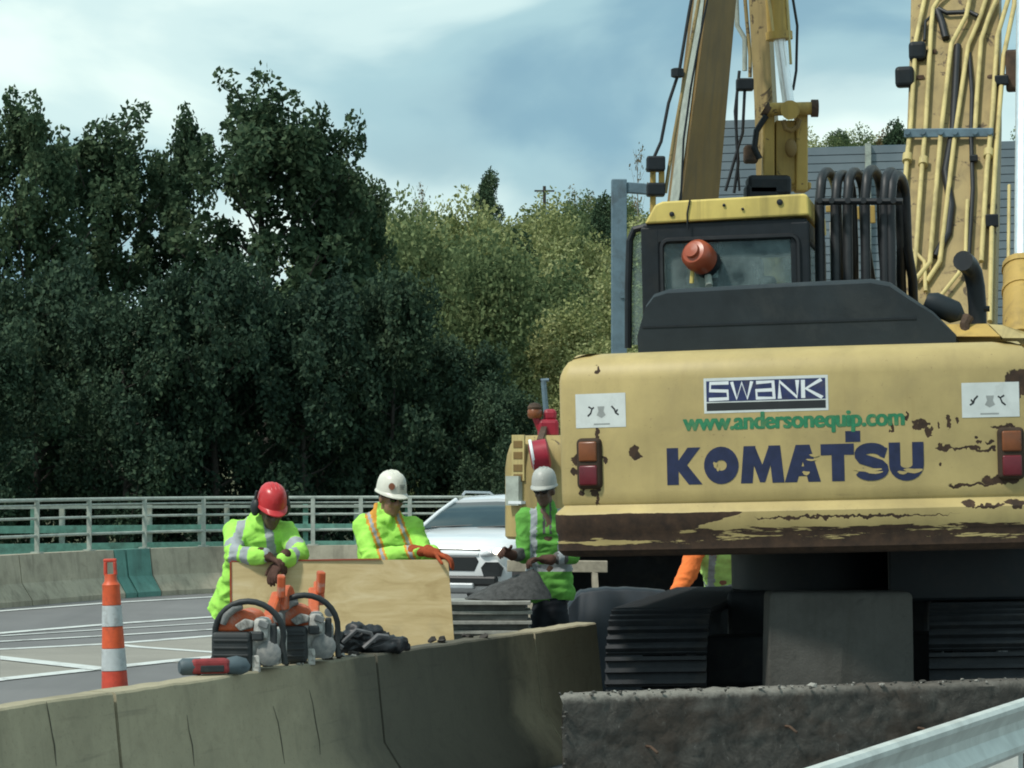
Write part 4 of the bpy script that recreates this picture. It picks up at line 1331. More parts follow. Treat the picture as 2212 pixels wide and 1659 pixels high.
# ---- cab
CX0, CX1, CY0, CY1, CZ0, CZT = -1.10, -0.03, -0.90, 0.72, 1.50, 3.58
cabf = MB()
for x_ in (CX0 + 0.05, CX1 - 0.05):
    for y_ in (CY0 + 0.05, CY1 - 0.05):
        cabf.box((x_, y_, 2.45), (0.12, 0.11, 1.95))
cabf.box(((CX0 + CX1) / 2, CY0 + 0.05, 2.28), (CX1 - CX0 - 0.02, 0.105, 1.45))
cabf.box((CX1 - 0.045, (CY0 + CY1) / 2, 2.0), (0.085, CY1 - CY0 - 0.02, 1.0))
cabf.box((CX0 + 0.045, (CY0 + CY1) / 2, 1.85), (0.085, CY1 - CY0 - 0.02, 0.7))
cabf.box(((CX0 + CX1) / 2, CY0 + 0.05, 3.38), (CX1 - CX0 - 0.02, 0.107, 0.13))
cabf.box(((CX0 + CX1) / 2, CY1 - 0.05, 3.38), (CX1 - CX0 - 0.02, 0.107, 0.12))
cabf.box((CX1 - 0.047, (CY0 + CY1) / 2, 3.385), (0.089, CY1 - CY0 - 0.02, 0.12))
cabf.box((CX0 + 0.047, (CY0 + CY1) / 2, 3.385), (0.089, CY1 - CY0 - 0.02, 0.12))
cab = cabf.build('cab', 'black_metal', EX, bevel=0.012, space='local')
cx = (CX0 + CX1) / 2
MB().box((cx, CY0 + 0.035, 3.155), (CX1 - CX0 - 0.20, 0.008, 0.36)).build('rear_window', 'cab_glass', cab, space='local')
MB().box((cx, CY1 - 0.04, 2.75), (CX1 - CX0 - 0.20, 0.008, 1.15)).build('windscreen', 'cab_glass', cab, space='local')
MB().box((CX1 - 0.03, (CY0 + CY1) / 2, 2.9), (0.008, CY1 - CY0 - 0.24, 0.82)).build('side_window', 'cab_glass', cab, space='local')
MB().box((CX0 + 0.03, (CY0 + CY1) / 2, 2.77), (0.008, CY1 - CY0 - 0.24, 1.08)).build('side_window', 'cab_glass', cab, space='local')
# rounded window gasket
gk = MB()
x0, x1, z0, z1, r_ = CX0 + 0.125, CX1 - 0.06, 2.985, 3.335, 0.05
loop = [(x1 - r_ + r_ * math.cos(a), z1 - r_ + r_ * math.sin(a)) for a in np.linspace(0, math.pi / 2, 5)] + [(x0 + r_ + r_ * math.cos(a), z1 - r_ + r_ * math.sin(a)) for a in np.linspace(math.pi / 2, math.pi, 5)]
loop = [(x1, z0)] + loop + [(x0, z0)]
gk.tube([(a, CY0 - 0.012, b) for a, b in loop], 0.016, 6)
gk.build('window_gasket', 'rubber', cab, space='local')
# yellow roof
rp = [(CX0 + 0.02, 3.445), (CX0 + 0.09, 3.565), (CX0 + 0.14, 3.585), (CX1 - 0.01, 3.60), (CX1 + 0.01, 3.585), (CX1 + 0.015, 3.46)]
roof = MB().loft([[Vector((a, y, b)) for a, b in rp] for y in (CY0 - 0.03, CY1 + 0.03)]).build('cab_roof', 'roof_yellow', EX, bevel=0.015, space='local')
for x_, z_, r_ in ((-0.90, 3.50, 0.016), (-0.20, 3.55, 0.02), (-0.44, 3.515, 0.009), (-0.56, 3.545, 0.010)):
    MB().lathe([(r_, 0), (r_, 0.012), (0, 0.016)], 12, Matrix.Translation((x_, CY0 - 0.028, z_)) @ Matrix.Rotation(R(90), 4, 'X')).build('bolt', 'black_metal', roof, space='local')
MB().tube([(-0.78, CY0 - 0.036, 3.59), (-0.80, CY0 - 0.038, 3.50), (-0.80, CY0 - 0.035, 3.40)], 0.006, 5).build('roof_cable', 'black_metal', roof, space='local')
# open cab door frame at the outer side
dp = [LP(1357, 752, -0.75), LP(1357, 620, -0.75), LP(1360, 520, -0.75), LP(1370, 496, -0.75), LP(1402, 488, -0.75)]
dr = MB().tube(dp, 0.024, 8).build('door_frame', 'black_metal', EX, space='local')
MB().tube([LP(1394, 752, -0.75), LP(1398, 560, -0.75), LP(1404, 510, -0.75)], 0.014, 8).build('hand_rail', 'black_metal', dr, space='local')
q0, q1, q2, q3 = LP(1359, 745, -0.74), LP(1359, 510, -0.74), LP(1400, 500, -0.74), LP(1395, 745, -0.74)
MB().prism([q0, q1, q2, q3], (0, 0.008, 0)).build('door_glass', 'cab_glass', dr, space='local')
# seat inside
seat = MB()
seat.box((-0.52, -0.28, 2.75), (0.46, 0.14, 0.75), (R(-6), 0, 0))
seat.box((-0.52, -0.30, 3.14), (0.30, 0.12, 0.22), (R(-6), 0, 0))
seat.box((-0.52, 0.0, 2.35), (0.5, 0.55, 0.16))
seat.build('operator_seat', 'dark_plastic', EX, bevel=0.04, space='local', segs=3)
MB().box((-0.25, 0.45, 2.7), (0.30, 0.06, 0.22)).bar((-0.25, 0.48, 2.1), (-0.25, 0.48, 2.65), 0.05).build('monitor', 'tool_grey', EX, space='local')
# beacon on its bracket behind the rear window
bc = LP(1506, 551, -1.02)
ax = Vector((-0.35, -0.85, 0.35)).normalized()
Mb = Matrix.Translation(bc) @ ax.to_track_quat('Z', 'Y').to_matrix().to_4x4()
bea = MB().lathe([(0.070, -0.10), (0.098, -0.09), (0.105, -0.02), (0.098, 0.03), (0.075, 0.055), (0.050, 0.06), (0.046, 0.085), (0.0, 0.09)], 22, Mb).build('beacon', 'beacon_orange', EX, smooth=35, space='local')
MB().lathe([(0.060, -0.16), (0.095, -0.15), (0.095, -0.10)], 20, Mb).build('beacon_base', 'black_metal', bea, smooth=35, space='local')
bb = LP(1532, 618, -1.02)
MB().tube([bc - ax * 0.13, bc + Vector((0.05, 0.12, -0.09)), bb], [0.018, 0.022, 0.024], 8).build('beacon_bracket', 'pale_steel', bea, space='local')
MB().tube([LP(1494, 612, -1.0), LP(1496, 585, -1.0)], 0.014, 6).build('beacon_bolt', 'roof_yellow', bea, space='local')

# ---- hydraulic hoses looping beside the cab
for i, (hx, tp) in enumerate(((1784, 362), (1812, 368), (1849, 362), (1881, 357), (1916, 362), (1941, 368))):
    pts = []
    t0 = LP(hx, tp, -0.30)
    lean_ = 0.02 * math.sin(i * 2.1)
    pts.append(Vector((t0.x - 0.03, -0.62, 2.50)))
    pts.append(Vector((t0.x - 0.035 + lean_, -0.60, 3.0)))
    pts.append(Vector((t0.x - 0.03 + lean_, -0.56, t0.z - 0.25)))
    for k in range(0, 9):
        a = math.pi * (1 - k / 8)
        pts.append(Vector((t0.x + 0.015 + 0.036 * math.cos(a) + lean_, -0.30 + 0.24 * math.cos(a), t0.z - 0.13 + 0.13 * math.sin(a) - 0.03)))
    pts.append(Vector((t0.x + 0.055 + lean_, -0.06, t0.z - 0.5)))
    pts.append(Vector((t0.x + 0.06, 0.10, 3.1)))
    pts.append(Vector((t0.x + 0.06, 0.35, 2.6)))
    MB().tube(pts, 0.033, 10).build('hose_or_shade', 'rubber', EX, smooth=60, space='local')
MB().tube([LP(1764, 435, -0.66), LP(1950, 435, -0.66)], 0.022, 8).build('hose_clamp_bar', 'black_metal', EX, space='local')
for hx in (1771, 1797, 1832, 1866, 1900, 1930):
    MB().lathe([(0.02, 0), (0.02, 0.03), (0.0, 0.03)], 8, Matrix.Translation(LP(hx, 434, -0.69)) @ Matrix.Rotation(R(90), 4, 'X')).build('clamp_bolt', 'rubber', EX, space='local')
for hx in (1797, 1866, 1905):
    MB().tube([LP(hx, 480, -0.05), LP(hx + 2, 610, -0.05)], 0.016, 8).build('steel_pipe', 'galvanised', EX, space='local')
for bx0, bx1, by0, by1 in ((1784, 1802, 445, 458), (1838, 1857, 447, 474), (1868, 1891, 445, 482)):
    a_, b_ = LP(bx0, by0, 0.5), LP(bx1, by1, 0.5)
    MB().box((a_ + b_) / 2, (abs(b_.x - a_.x), 0.04, abs(a_.z - b_.z))).build('yellow_bracket', 'ex_yellow', EX, bevel=0.004, space='local')

# ---- boom: a tall box beam with pipes up its back
BXL = lambda z: 0.53 + (z - 2.8) * 0.015
def back_y(z):
    return 0.55 + (z - 2.6) * 0.80
secs = []
for z, wl_, wr_, th in ((1.75, .52, 1.10, .42), (2.6, .50, 1.13, .50), (3.6, .50, 1.16, .62), (4.8, .53, 1.20, .78), (6.2, .55, 1.22, .95), (7.0, .55, 1.22, .95)):
    y = back_y(z)
    secs.append([Vector((wl_, y, z)), Vector((wr_, y, z)), Vector((wr_, y + th, z - th * 0.5)), Vector((wl_, y + th, z - th * 0.5))])
secs.append([Vector((.58, 5.6, 8.0)), Vector((1.2, 5.6, 8.0)), Vector((1.2, 5.7, 7.2)), Vector((.58, 5.7, 7.2))])
secs.append([Vector((.62, 7.8, 8.3)), Vector((1.16, 7.8, 8.3)), Vector((1.16, 7.8, 7.9)), Vector((.62, 7.8, 7.9))])
boom = MB().loft(secs).build('boom', 'boom_paint', EX, bevel=0.015, space='local')
MB().loft([[Vector((.70, 7.2, 8.9)), Vector((1.08, 7.2, 8.9)), Vector((1.08, 7.6, 8.9)), Vector((.70, 7.6, 8.9))], [Vector((.66, 7.5, 7.9)), Vector((1.12, 7.5, 7.9)), Vector((1.12, 8.2, 7.9)), Vector((.66, 8.2, 7.9))], [Vector((.72, 8.3, 4.6)), Vector((1.06, 8.3, 4.6)), Vector((1.06, 8.6, 4.6)), Vector((.72, 8.6, 4.6))]]).build('arm', 'boom_paint', EX, space='local')
def BP(zx, zy, proud=0.05):
    """point just behind the boom's rear face, from zoomed coordinates"""
    px, py = 1700.6 + zx / 2.16, zy / 2.16
    ly = 1.5
    for _ in range(40):
        q = LP(px, py, ly)
        ly = 0.5 * ly + 0.5 * (back_y(q.z) - proud)
    return LP(px, py, ly)
PIPES = [[(690, -420), (655, -60), (640, 0), (600, 190), (575, 600), (560, 720), (545, 930)],
         [(800, -420), (760, -50), (705, 0), (680, 40), (672, 120), (645, 600), (630, 760), (600, 1180), (580, 1345)],
         [(880, -420), (860, -60), (850, 0), (835, 75), (765, 205), (715, 640), (665, 1225), (590, 1315)],
         [(960, -420), (945, -60), (925, 0), (898, 85), (843, 215), (780, 650), (712, 1220), (650, 1315)],
         [(1030, -420), (1010, -60), (975, 0), (940, 80), (905, 185), (885, 450), (876, 605)],
         [(1070, -420), (1050, -60), (1030, 0), (980, 170), (955, 560), (930, 800), (905, 1220)],
         [(1100, -420), (1062, -60), (1060, 20), (1010, 260), (975, 700), (955, 1040), (945, 1500)],
         [(548, 1150), (600, 1180), (640, 1222), (645, 1360)],
         [(840, 935), (832, 1180), (800, 1275), (700, 1400)]]
for i, pl in enumerate(PIPES):
    MB().tube([BP(a, b, 0.045 + 0.012 * (i % 3)) for a, b in pl], 0.0185 if i < 7 else 0.015, 8).build('hydraulic_pipe', 'pipe_yellow', boom, smooth=50, space='local')
MB().tube([BP(795, 215, .02), BP(785, 420, .02), BP(775, 600, .02), BP(738, 800, .02), BP(765, 960, .02), BP(750, 1090, .02), BP(690, 1200, .02)], 0.030, 8).build('hose_or_shade', 'rubber', boom, smooth=50, space='local')  # dark tube added to stand for the shadow between the pipes
MB().tube([BP(850, 250, .02), BP(862, 440), BP(858, 640), BP(866, 880), BP(845, 1230)], 0.016, 8).build('hose_or_shade', 'rubber', boom, smooth=50, space='local')
MB().tube([BP(705, 40), BP(745, 60), BP(850, 55), BP(890, 75)], 0.018, 8).build('hose_or_shade', 'rubber', boom, smooth=50, space='local')
MB().tube([BP(640, 190), BP(645, 100), BP(690, 60)], 0.012, 8).build('cable', 'rubber', boom, smooth=50, space='local')
MB().tube([BP(740, 180, .03), BP(720, 100, .03), BP(700, 50, .03)], 0.03, 8).build('hose_or_shade', 'rubber', boom, smooth=50, space='local')  # short thick dark tube, likewise standing for shadow between pipes
MB().bar(BP(545, 622, 0.085), BP(962, 618, 0.085), 0.03, 0.065).build('pipe_bracket', 'blue_steel', boom, space='local', bevel=0.006)
for a in (560, 632, 716, 782, 876, 945):
    MB().lathe([(0.022, 0), (0.022, 0.02), (0, 0.02)], 8, Matrix.Translation(BP(a, 616, 0.105)) @ Matrix.Rotation(R(90), 4, 'X')).build('bracket_bolt', 'blue_steel', boom, space='local')
for a, b in ((559, 738), (634, 755), (938, 716)):
    MB().tube([BP(a + 2, b - 16, .05), BP(a, b + 16, .05)], 0.036, 10).build('pipe_coupling', 'pipe_yellow', boom, space='local', smooth=40)
for a, b, w, h, m in ((955, 1030, .09, .09, 'black_metal'), (1000, 375, .10, .07, 'black_metal'), (870, 740, .06, .05, 'black_metal')):
    MB().box(BP(a, b, 0.06), (w, 0.08, h)).build('pipe_clamp', m, boom, space='local', bevel=0.008)
# work lamps beside the boom
for a, b, s_ in ((548, 360, .14), (608, 240, .13)):
    c = BP(a, b, 0.06)
    wlmp = MB().box(c, (s_, 0.12, s_ * 1.1)).build('work_lamp', 'black_metal', boom, bevel=0.03, space='local', segs=3)
    MB().box(c + Vector((0.09, 0.05, 0)), (0.1, 0.03, 0.03)).build('lamp_arm', 'rusty_steel', wlmp, space='local')
c = BP(1070, 330, 0.02)
MB().box(c, (0.16, 0.16, 0.30)).box(c + Vector((0.12, 0, 0.05)), (0.14, 0.12, 0.26)).box(c + Vector((-0.14, 0, -0.05)), (0.16, 0.05, 0.06)).build('cylinder_bracket', 'rusty_steel', boom, bevel=0.02, space='local')
# boom cylinder at the right
c0, c1, c2 = LP(2207, 740, -0.3), LP(2207, 585, 0.2), LP(2212, -60, 1.9)
c2 = c1 + (c2 - c1) * 1.18
cyl = MB().tube([c0, c1], 0.125, 20).tube([c1, c1 + (c2 - c1).normalized() * 0.05], [0.135, 0.13], 20).build('boom_cylinder', 'ex_yellow', EX, smooth=40, space='local')
MB().tube([c1.lerp(c0, 0.28), c1.lerp(c0, 0.33)], 0.133, 20).build('cylinder_band', 'ex_yellow', cyl, smooth=40, space='local')
MB().tube([c1, c2], 0.052, 16).build('cylinder_rod', 'chrome', cyl, smooth=40, space='local')
MB().tube([c2 - Vector((0.32, 0, 0)), c2 + Vector((0.1, 0, 0))], 0.09, 14).build('rod_pin', 'rusty_steel', cyl, smooth=40, space='local')
MB().tube([LP(2178, 600, 0.25), LP(2180, 400, 0.8)], 0.012, 6).build('hydraulic_pipe', 'pipe_yellow', cyl, space='local')

# ---- undercarriage: swing ring, car body and two tracks with separate shoes
MB().lathe([(0.62, 1.00), (0.66, 1.04), (0.66, 1.30), (0.60, 1.345)], 36).build('swing_ring', 'black_metal', EX, smooth=35, space='local')
MB().box((0.92, -0.1, 1.17), (0.9, 3.2, 0.34)).build('belly_plate', 'black_metal', EX, bevel=0.02, space='local')
MB().box((0.03, 0, 0.83), (1.3, 1.5, 0.42)).box((0.03, 1.15, 0.62), (1.5, 0.35, 0.32)).box((0.03, -1.15, 0.62), (1.5, 0.35, 0.32)).build('car_body', 'track_steel', EX, bevel=0.03, space='local')
TR, TL = 0.44, 1.62       # end radius, half distance between end wheels
per = 4 * TL + 2 * math.pi * TR
NS = 46
shoe_mb = MB()
pitch = per / NS
shoe_mb.box((0, 0, 0), (0.62, pitch * 0.92, 0.022))
for o in (-0.36, 0.0, 0.36):
    shoe_mb.box((0, pitch * o, 0.028), (0.62, 0.022, 0.038))
shoe_mb.box((0.0, 0, -0.04), (0.18, pitch * 0.8, 0.06))
shoe_me = shoe_mb.mesh('shoe', 'track_steel')
for tx in (-0.93, 1.03):
    tr = MB()
    tr.box((tx, 0, 0.47), (0.26, 3.3, 0.34))
    for k in range(7):
        yk = -1.3 + 2.6 * k / 6
        tr.lathe([(0.11, -0.16), (0.13, -0.15), (0.13, 0.15), (0.11, 0.16)], 14, Matrix.Translation((tx, yk, 0.19)) @ Matrix.Rotation(R(90), 4, 'Y'))
    track = tr.build('track', 'track_steel', EX, bevel=0.015, space='local')
    for s in (-1, 1):
        MB().lathe([(0.10, -0.12), (0.36, -0.10), (0.40, -0.05), (0.40, 0.05), (0.36, 0.10), (0.10, 0.12)], 24, Matrix.Translation((tx, s * TL, 0.50)) @ Matrix.Rotation(R(90), 4, 'Y')).build('sprocket' if s < 0 else 'idler', 'track_steel', track, smooth=30, space='local')
    for k in range(NS):
        s = per * k / NS
        if s < 2 * TL:
            y, z, a = -TL + s, 0.06, math.pi
        elif s < 2 * TL + math.pi * TR:
            t_ = (s - 2 * TL) / TR
            y, z, a = TL + TR * math.sin(t_), 0.50 - TR * math.cos(t_), math.pi - t_
            a = math.pi + t_
        elif s < 4 * TL + math.pi * TR:
            u = s - 2 * TL - math.pi * TR
            y, z, a = TL - u, 0.94, 0.0
        else:
            t_ = (s - 4 * TL - math.pi * TR) / TR
            y, z, a = -TL - TR * math.sin(t_), 0.50 + TR * math.cos(t_), t_
        sh = link('shoe', shoe_me, track)
        sh.location = (tx, y, z)
        sh.rotation_euler = (a, 0, 0)

# ------------------------------------------------------------------ the second excavator farther off
Y2 = 30.0
E2 = thing('excavator', (1.45, 32.6, 0), 'second yellow excavator farther away, its louvred rear corner and folded boom showing', 'excavator')
def loft_px(stations, Y, depth):
    pass
# rear body with rounded corner
def body2(name, mat, x0, x1, z0, z1, ya, yb, r, ins):
    rows = []
    pl = []
    for cxx, cyy, a0 in ((x0 + r, ya + r, 180), (x1 - r, ya + r, 270)):
        for k in range(6):
            a = R(a0 + 18 * k)
            pl.append((cxx + r * math.cos(a), cyy + r * math.sin(a)))
    pl = [(x0, yb)] + pl + [(x1, yb)]
    pc = ((x0 + x1) / 2, yb)
    for z, d in ((z0, 0.03), (z0 + 0.03, 0.0), (z1 - 0.34, 0.0), (z1 - 0.20, 0.02), (z1 - 0.09, 0.055), (z1 - 0.02, 0.12), (z1, 0.20)):
        rows.append([Vector((pc[0] + (a - pc[0]) * (1 - d * ins / ((x1 - x0) / 2)), pc[1] + (b - pc[1]) * (1 - d * ins / (yb - ya)), z)) for a, b in pl])
    return MB().loft(rows).build(name, mat, E2, smooth=35)
cw2 = body2('counterweight', 'old_yellow', -0.07, 2.9, 1.12, 2.19, 29.6, 31.2, 0.35, 1.0)
lv = MB()
for k, (py0, py1) in enumerate(((952, 968), (976, 992), (1003, 1019), (1024, 1040))):
    zc = P(0, (py0 + py1) / 2, 29.67).z
    MB().box((0.067, 29.668, zc), (0.115, 0.03, 0.075), (0, 0, R(-37))).build('louvre', 'boom_brown', cw2, bevel=0.004)
MB().box((0.067, 29.672, 1.955), (0.16, 0.026, 0.47), (0, 0, R(-37))).build('louvre_panel', 'pipe_yellow', cw2, bevel=0.004)
a = P(1112, 1060, 29.68)
MB().box(a, (0.16, 0.10, 0.30), (0, 0, R(-35))).build('grey_plate', 'pale_steel', cw2)
MB().box(a + Vector((0.03, -0.02, -0.12)), (0.16, 0.11, 0.03), (0, 0, R(-35))).build('plate_edge', 'ink_white', cw2)
MB().box((1.4, 33.0, 1.62), (2.8, 3.6, 0.95)).build('house', 'old_yellow', E2, bevel=0.05)
MB().box((1.4, 32.6, 1.02), (1.6, 2.0, 0.24)).build('swing_base', 'black_metal', E2)
for x_ in (0.3, 2.5):
    pr = [Vector((x_ - 0.3, 32.6 + 1.6 * s + 0.45 * math.cos(R(a)), 0.46 + 0.45 * math.sin(R(a)))) for s, rngd in ((1, range(-90, 91, 20)), (-1, range(90, 271, 20))) for a in rngd]
    MB().prism(pr, (0.6, 0, 0)).build('track', 'track_steel', E2)
MB().box((1.4, 32.6, 0.7), (1.7, 1.4, 0.4)).build('car_body', 'track_steel', E2)
# cab of the second machine, hidden behind the first
MB().box((2.35, 33.6, 2.75), (0.9, 1.6, 1.3)).build('cab', 'black_metal', E2, bevel=0.05)
# boom: four corner lines taken upward, dark side plate and a lighter back strip
def lin(p0, p1, py):
    return p0[0] + (p1[0] - p0[0]) * (py - p0[1]) / (p1[1] - p0[1])
st = []
for py in (930, 426, 200, 0, -260):
    A = P(lin((1493, 0), (1442, 426), py), py, 31.9)
    B = P(lin((1528, 0), (1474, 426), py), py, 31.4)
    C = P(lin((1591, 0), (1553, 426), py), py, 32.1)
    D = A + (C - B)
    st.append([A, B, C, D])
b2 = MB()
b2.loft(st)
boom2 = b2.build('boom', 'boom_brown', E2, bevel=0.012)
# worn pale back strip plate, proud of the back face
b3 = MB()
for k in range(len(st) - 1):
    q = []
    for s_, w0, w1 in ((st[k], .25, .85), (st[k + 1], .25, .85)):
        nrm = Vector((-0.8, -0.6, 0)) * 0.012
        q.append([s_[0].lerp(s_[1], w0) + nrm, s_[0].lerp(s_[1], w1) + nrm])
    b3.add([q[0][0], q[0][1], q[1][1], q[1][0]], [(0, 1, 2, 3)])
b3.build('worn_strip', 'pale_steel', boom2)
def zp(zx, zy, Y):
    return P(1289 + zx / 2.158, zy / 2.158, Y)
for pl, r_, m in (([(445, -20), (430, 60), (385, 330), (335, 480), (300, 660), (262, 745)], .018, 'rubber'),
                  ([(480, -20), (440, 200), (400, 420), (360, 640), (335, 800), (320, 900)], .02, 'boom_paint'),
                  ([(520, -20), (480, 180), (440, 400), (405, 650), (392, 940)], .012, 'black_metal')):
    MB().tube([zp(a, b, 31.25) for a, b in pl], r_, 8).build('hydraulic_pipe', m, boom2, smooth=50)
MB().lathe([(0.05, -.05), (0.07, -.04), (0.07, .04), (0.05, .05)], 12, Matrix.Translation(zp(376, 340, 31.2))).build('pipe_joint', 'black_metal', boom2)
MB().box(zp(275, 765, 31.2), (0.20, 0.2, 0.16)).build('lamp_block', 'black_metal', boom2, bevel=0.02)
MB().box(zp(275, 885, 31.2), (0.2, 0.2, 0.14)).build('lamp_block', 'black_metal', boom2, bevel=0.02)
MB().box(zp(262, 825, 31.25), (0.06, 0.1, 0.30)).box(zp(302, 825, 31.25), (0.06, 0.1, 0.30)).box(zp(262, 960, 31.25), (0.06, 0.1, 0.4)).build('lamp_stand', 'ex_yellow', boom2)
# folded arm
st = []
for py in (-260, 0, 222, 420, 640):
    cx_ = 1637 + (py) * 0.055
    w = 20 if py < 230 else 26
    a, b = P(cx_ - w, py, 33.6), P(cx_ + w, py, 33.4)
    st.append([a, b, b + Vector((0.1, 0.5, 0)), a + Vector((0.1, 0.5, 0))])
arm2 = MB().loft(st).build('arm', 'boom_paint', E2, bevel=0.012)
MB().loft([[P(1560, -260, 32.0), P(1625, -260, 32.0), P(1625, -260, 32.6), P(1560, -260, 32.6)], [P(1600, -330, 33.3), P(1672, -330, 33.3), P(1672, -330, 34.1), P(1600, -330, 34.1)]]).build('boom_tip', 'boom_brown', E2)
for pl, r_, m in (([(650, -20), (655, 120), (690, 180), (690, 330)], .028, 'pale_steel'), ([(690, -20), (700, 100), (715, 260), (715, 360)], .022, 'boom_paint'),
                  ([(665, 330), (645, 520), (660, 760), (640, 900)], .018, 'rubber'), ([(690, 420), (680, 620), (655, 700), (600, 890)], .018, 'rubber'), ([(655, 430), (650, 650), (665, 890)], .014, 'rubber'),
                  ([(912, -20), (935, 120), (930, 330), (915, 420)], .016, 'rubber')):
    MB().tube([zp(a, b, 33.2) for a, b in pl], r_, 8).build('hose_or_shade', m, arm2, smooth=50)
MB().box(zp(690, 395, 33.2), (0.2, 0.14, 0.14)).build('hose_clamp', 'black_metal', arm2, bevel=0.02)
MB().tube([zp(830, -120, 33.1), zp(850, 155, 33.1)], 0.135, 18).tube([zp(849, 150, 33.1), zp(851, 185, 33.1)], 0.155, 18).build('bucket_cylinder', 'ex_yellow', E2, smooth=40)
MB().tube([zp(852, 180, 33.1), zp(897, 500, 33.1)], 0.068, 14).build('cylinder_rod', 'chrome', E2, smooth=40)
MB().tube([zp(800, -20, 33.0), zp(830, 170, 33.0)], 0.02, 8).tube([zp(885, -20, 33.0), zp(905, 300, 33.0)], 0.016, 8).build('cylinder_pipe', 'pipe_yellow', E2)
# link block with its pins
lk = MB()
for x0, x1, y0, y1, Yk in ((775, 830, 500, 880, 33.0), (835, 930, 560, 860, 33.05), (930, 985, 490, 890, 33.0)):
    a, b = zp(x0, y1, Yk), zp(x1, y0, Yk)
    lk.box((a + b) / 2 + Vector((0, 0.15, 0)), (b.x - a.x, 0.3, b.z - a.z))
lk.box((zp(765, 880, 33.1) + zp(1000, 850, 33.1)) / 2 + Vector((0, 0.15, 0)), (zp(1000, 0, 33).x - zp(765, 0, 33).x, 0.36, 0.08))
lkb = lk.build('bucket_link', 'ex_yellow', E2, bevel=0.02)
a, b = zp(790, 510, 32.95), zp(1020, 505, 32.95)
MB().tube([a, b], 0.075, 16).build('link_pin', 'ex_yellow', lkb, smooth=40)
MB().tube([zp(1000, 505, 32.95), zp(1032, 505, 32.95)], 0.10, 14).build('pin_cap', 'rusty_steel', lkb, smooth=40)
MB().tube([zp(780, 505, 32.95), zp(805, 520, 32.95)], 0.085, 14).build('pin_cap', 'rusty_steel', lkb, smooth=40)
MB().lathe([(0.10, 0), (0.11, .05), (0, .06)], 14, Matrix.Translation(zp(900, 515, 32.85)) @ Matrix.Rotation(R(90), 4, 'X')).build('rod_eye', 'ex_yellow', lkb, smooth=40)
MB().tube([zp(870, 560, 32.9), zp(880, 600, 32.9), zp(905, 610, 32.9), zp(935, 590, 32.9), zp(945, 555, 32.9)], 0.03, 8).build('lifting_loop', 'boom_brown', lkb)
MB().tube([zp(790, 540, 32.9), zp(745, 610, 32.9), zp(735, 690, 32.9), zp(760, 740, 32.9)], 0.035, 8).build('link_hose', 'black_metal', lkb)
MB().box(zp(718, 720, 33), (0.16, 0.2, 0.2)).build('rusty_bracket', 'rusty_steel', lkb, bevel=0.03)
MB().ell(zp(905, 690, 32.93), (0.07, 0.05, 0.11)).build('dent_cap', 'boom_brown', lkb, smooth=50)
MB().box(zp(800, 870, 32.8), (0.5, 0.3, 0.24)).box(zp(770, 900, 32.8), (0.4, 0.3, 0.2)).build('dark_coupler', 'black_metal', lkb, bevel=0.05)

# red pump standing on the second machine
pq = P(1178, 938, 30.2)
pump = thing('pump_unit', (pq.x, pq.y, 2.17), 'dark red pump with a round tank and orange cap on the second excavator', 'pump')
MB().box((P(1184, 0, 30.2).x, 30.2, 2.26), (0.22, 0.3, 0.20)).box((P(1188, 0, 30.2).x, 30.2, 2.40), (0.14, 0.22, 0.13)).build('housing', 'pump_red', pump, bevel=0.04)
MB().lathe([(0.11, -0.10), (0.155, -0.08), (0.155, 0.08), (0.11, 0.10)], 20, Matrix.Translation(P(1166, 983, 29.44)) @ Matrix.Rotation(R(80), 4, 'Y')).build('tank', 'pump_red', pump, smooth=40)
MB().lathe([(0.158, -0.015), (0.162, 0), (0.158, 0.015)], 20, Matrix.Translation(P(1150, 983, 29.44)) @ Matrix.Rotation(R(80), 4, 'Y')).build('tank_band', 'ink_white', pump, smooth=40)
MB().bar(P(1166, 955, 29.5), P(1176, 925, 30.1), 0.06).build('tank_bracket', 'rusty_steel', pump)
MB().lathe([(0.06, -0.05), (0.075, -0.03), (0.075, 0.03), (0.05, 0.06)], 14, Matrix.Translation(P(1155, 893, 30.1))).build('cap', 'amber_lens', pump, smooth=40)
MB().lathe([(0.07, 0.0), (0.075, 0.02), (0.05, 0.06), (0, 0.07)], 14, Matrix.Translation(P(1155, 884, 30.1))).build('cap_top', 'rusty_steel', pump, smooth=40)
MB().tube([P(1156, 900, 30.1), P(1166, 925, 30.1), P(1176, 932, 30.1)], 0.035, 8).build('neck', 'pump_red', pump)
pole = MB().tube([P(1190, 1000, 30.6), P(1181, 905, 30.6), P(1174, 822, 30.6)], 0.03, 8).tube([P(1168, 822, 30.6), P(1186, 821, 30.6)], 0.02, 8)
tag(pole.build('steel_pole', 'blue_steel'), 'slim blue grey steel pole sticking up beside the red pump', 'pole')
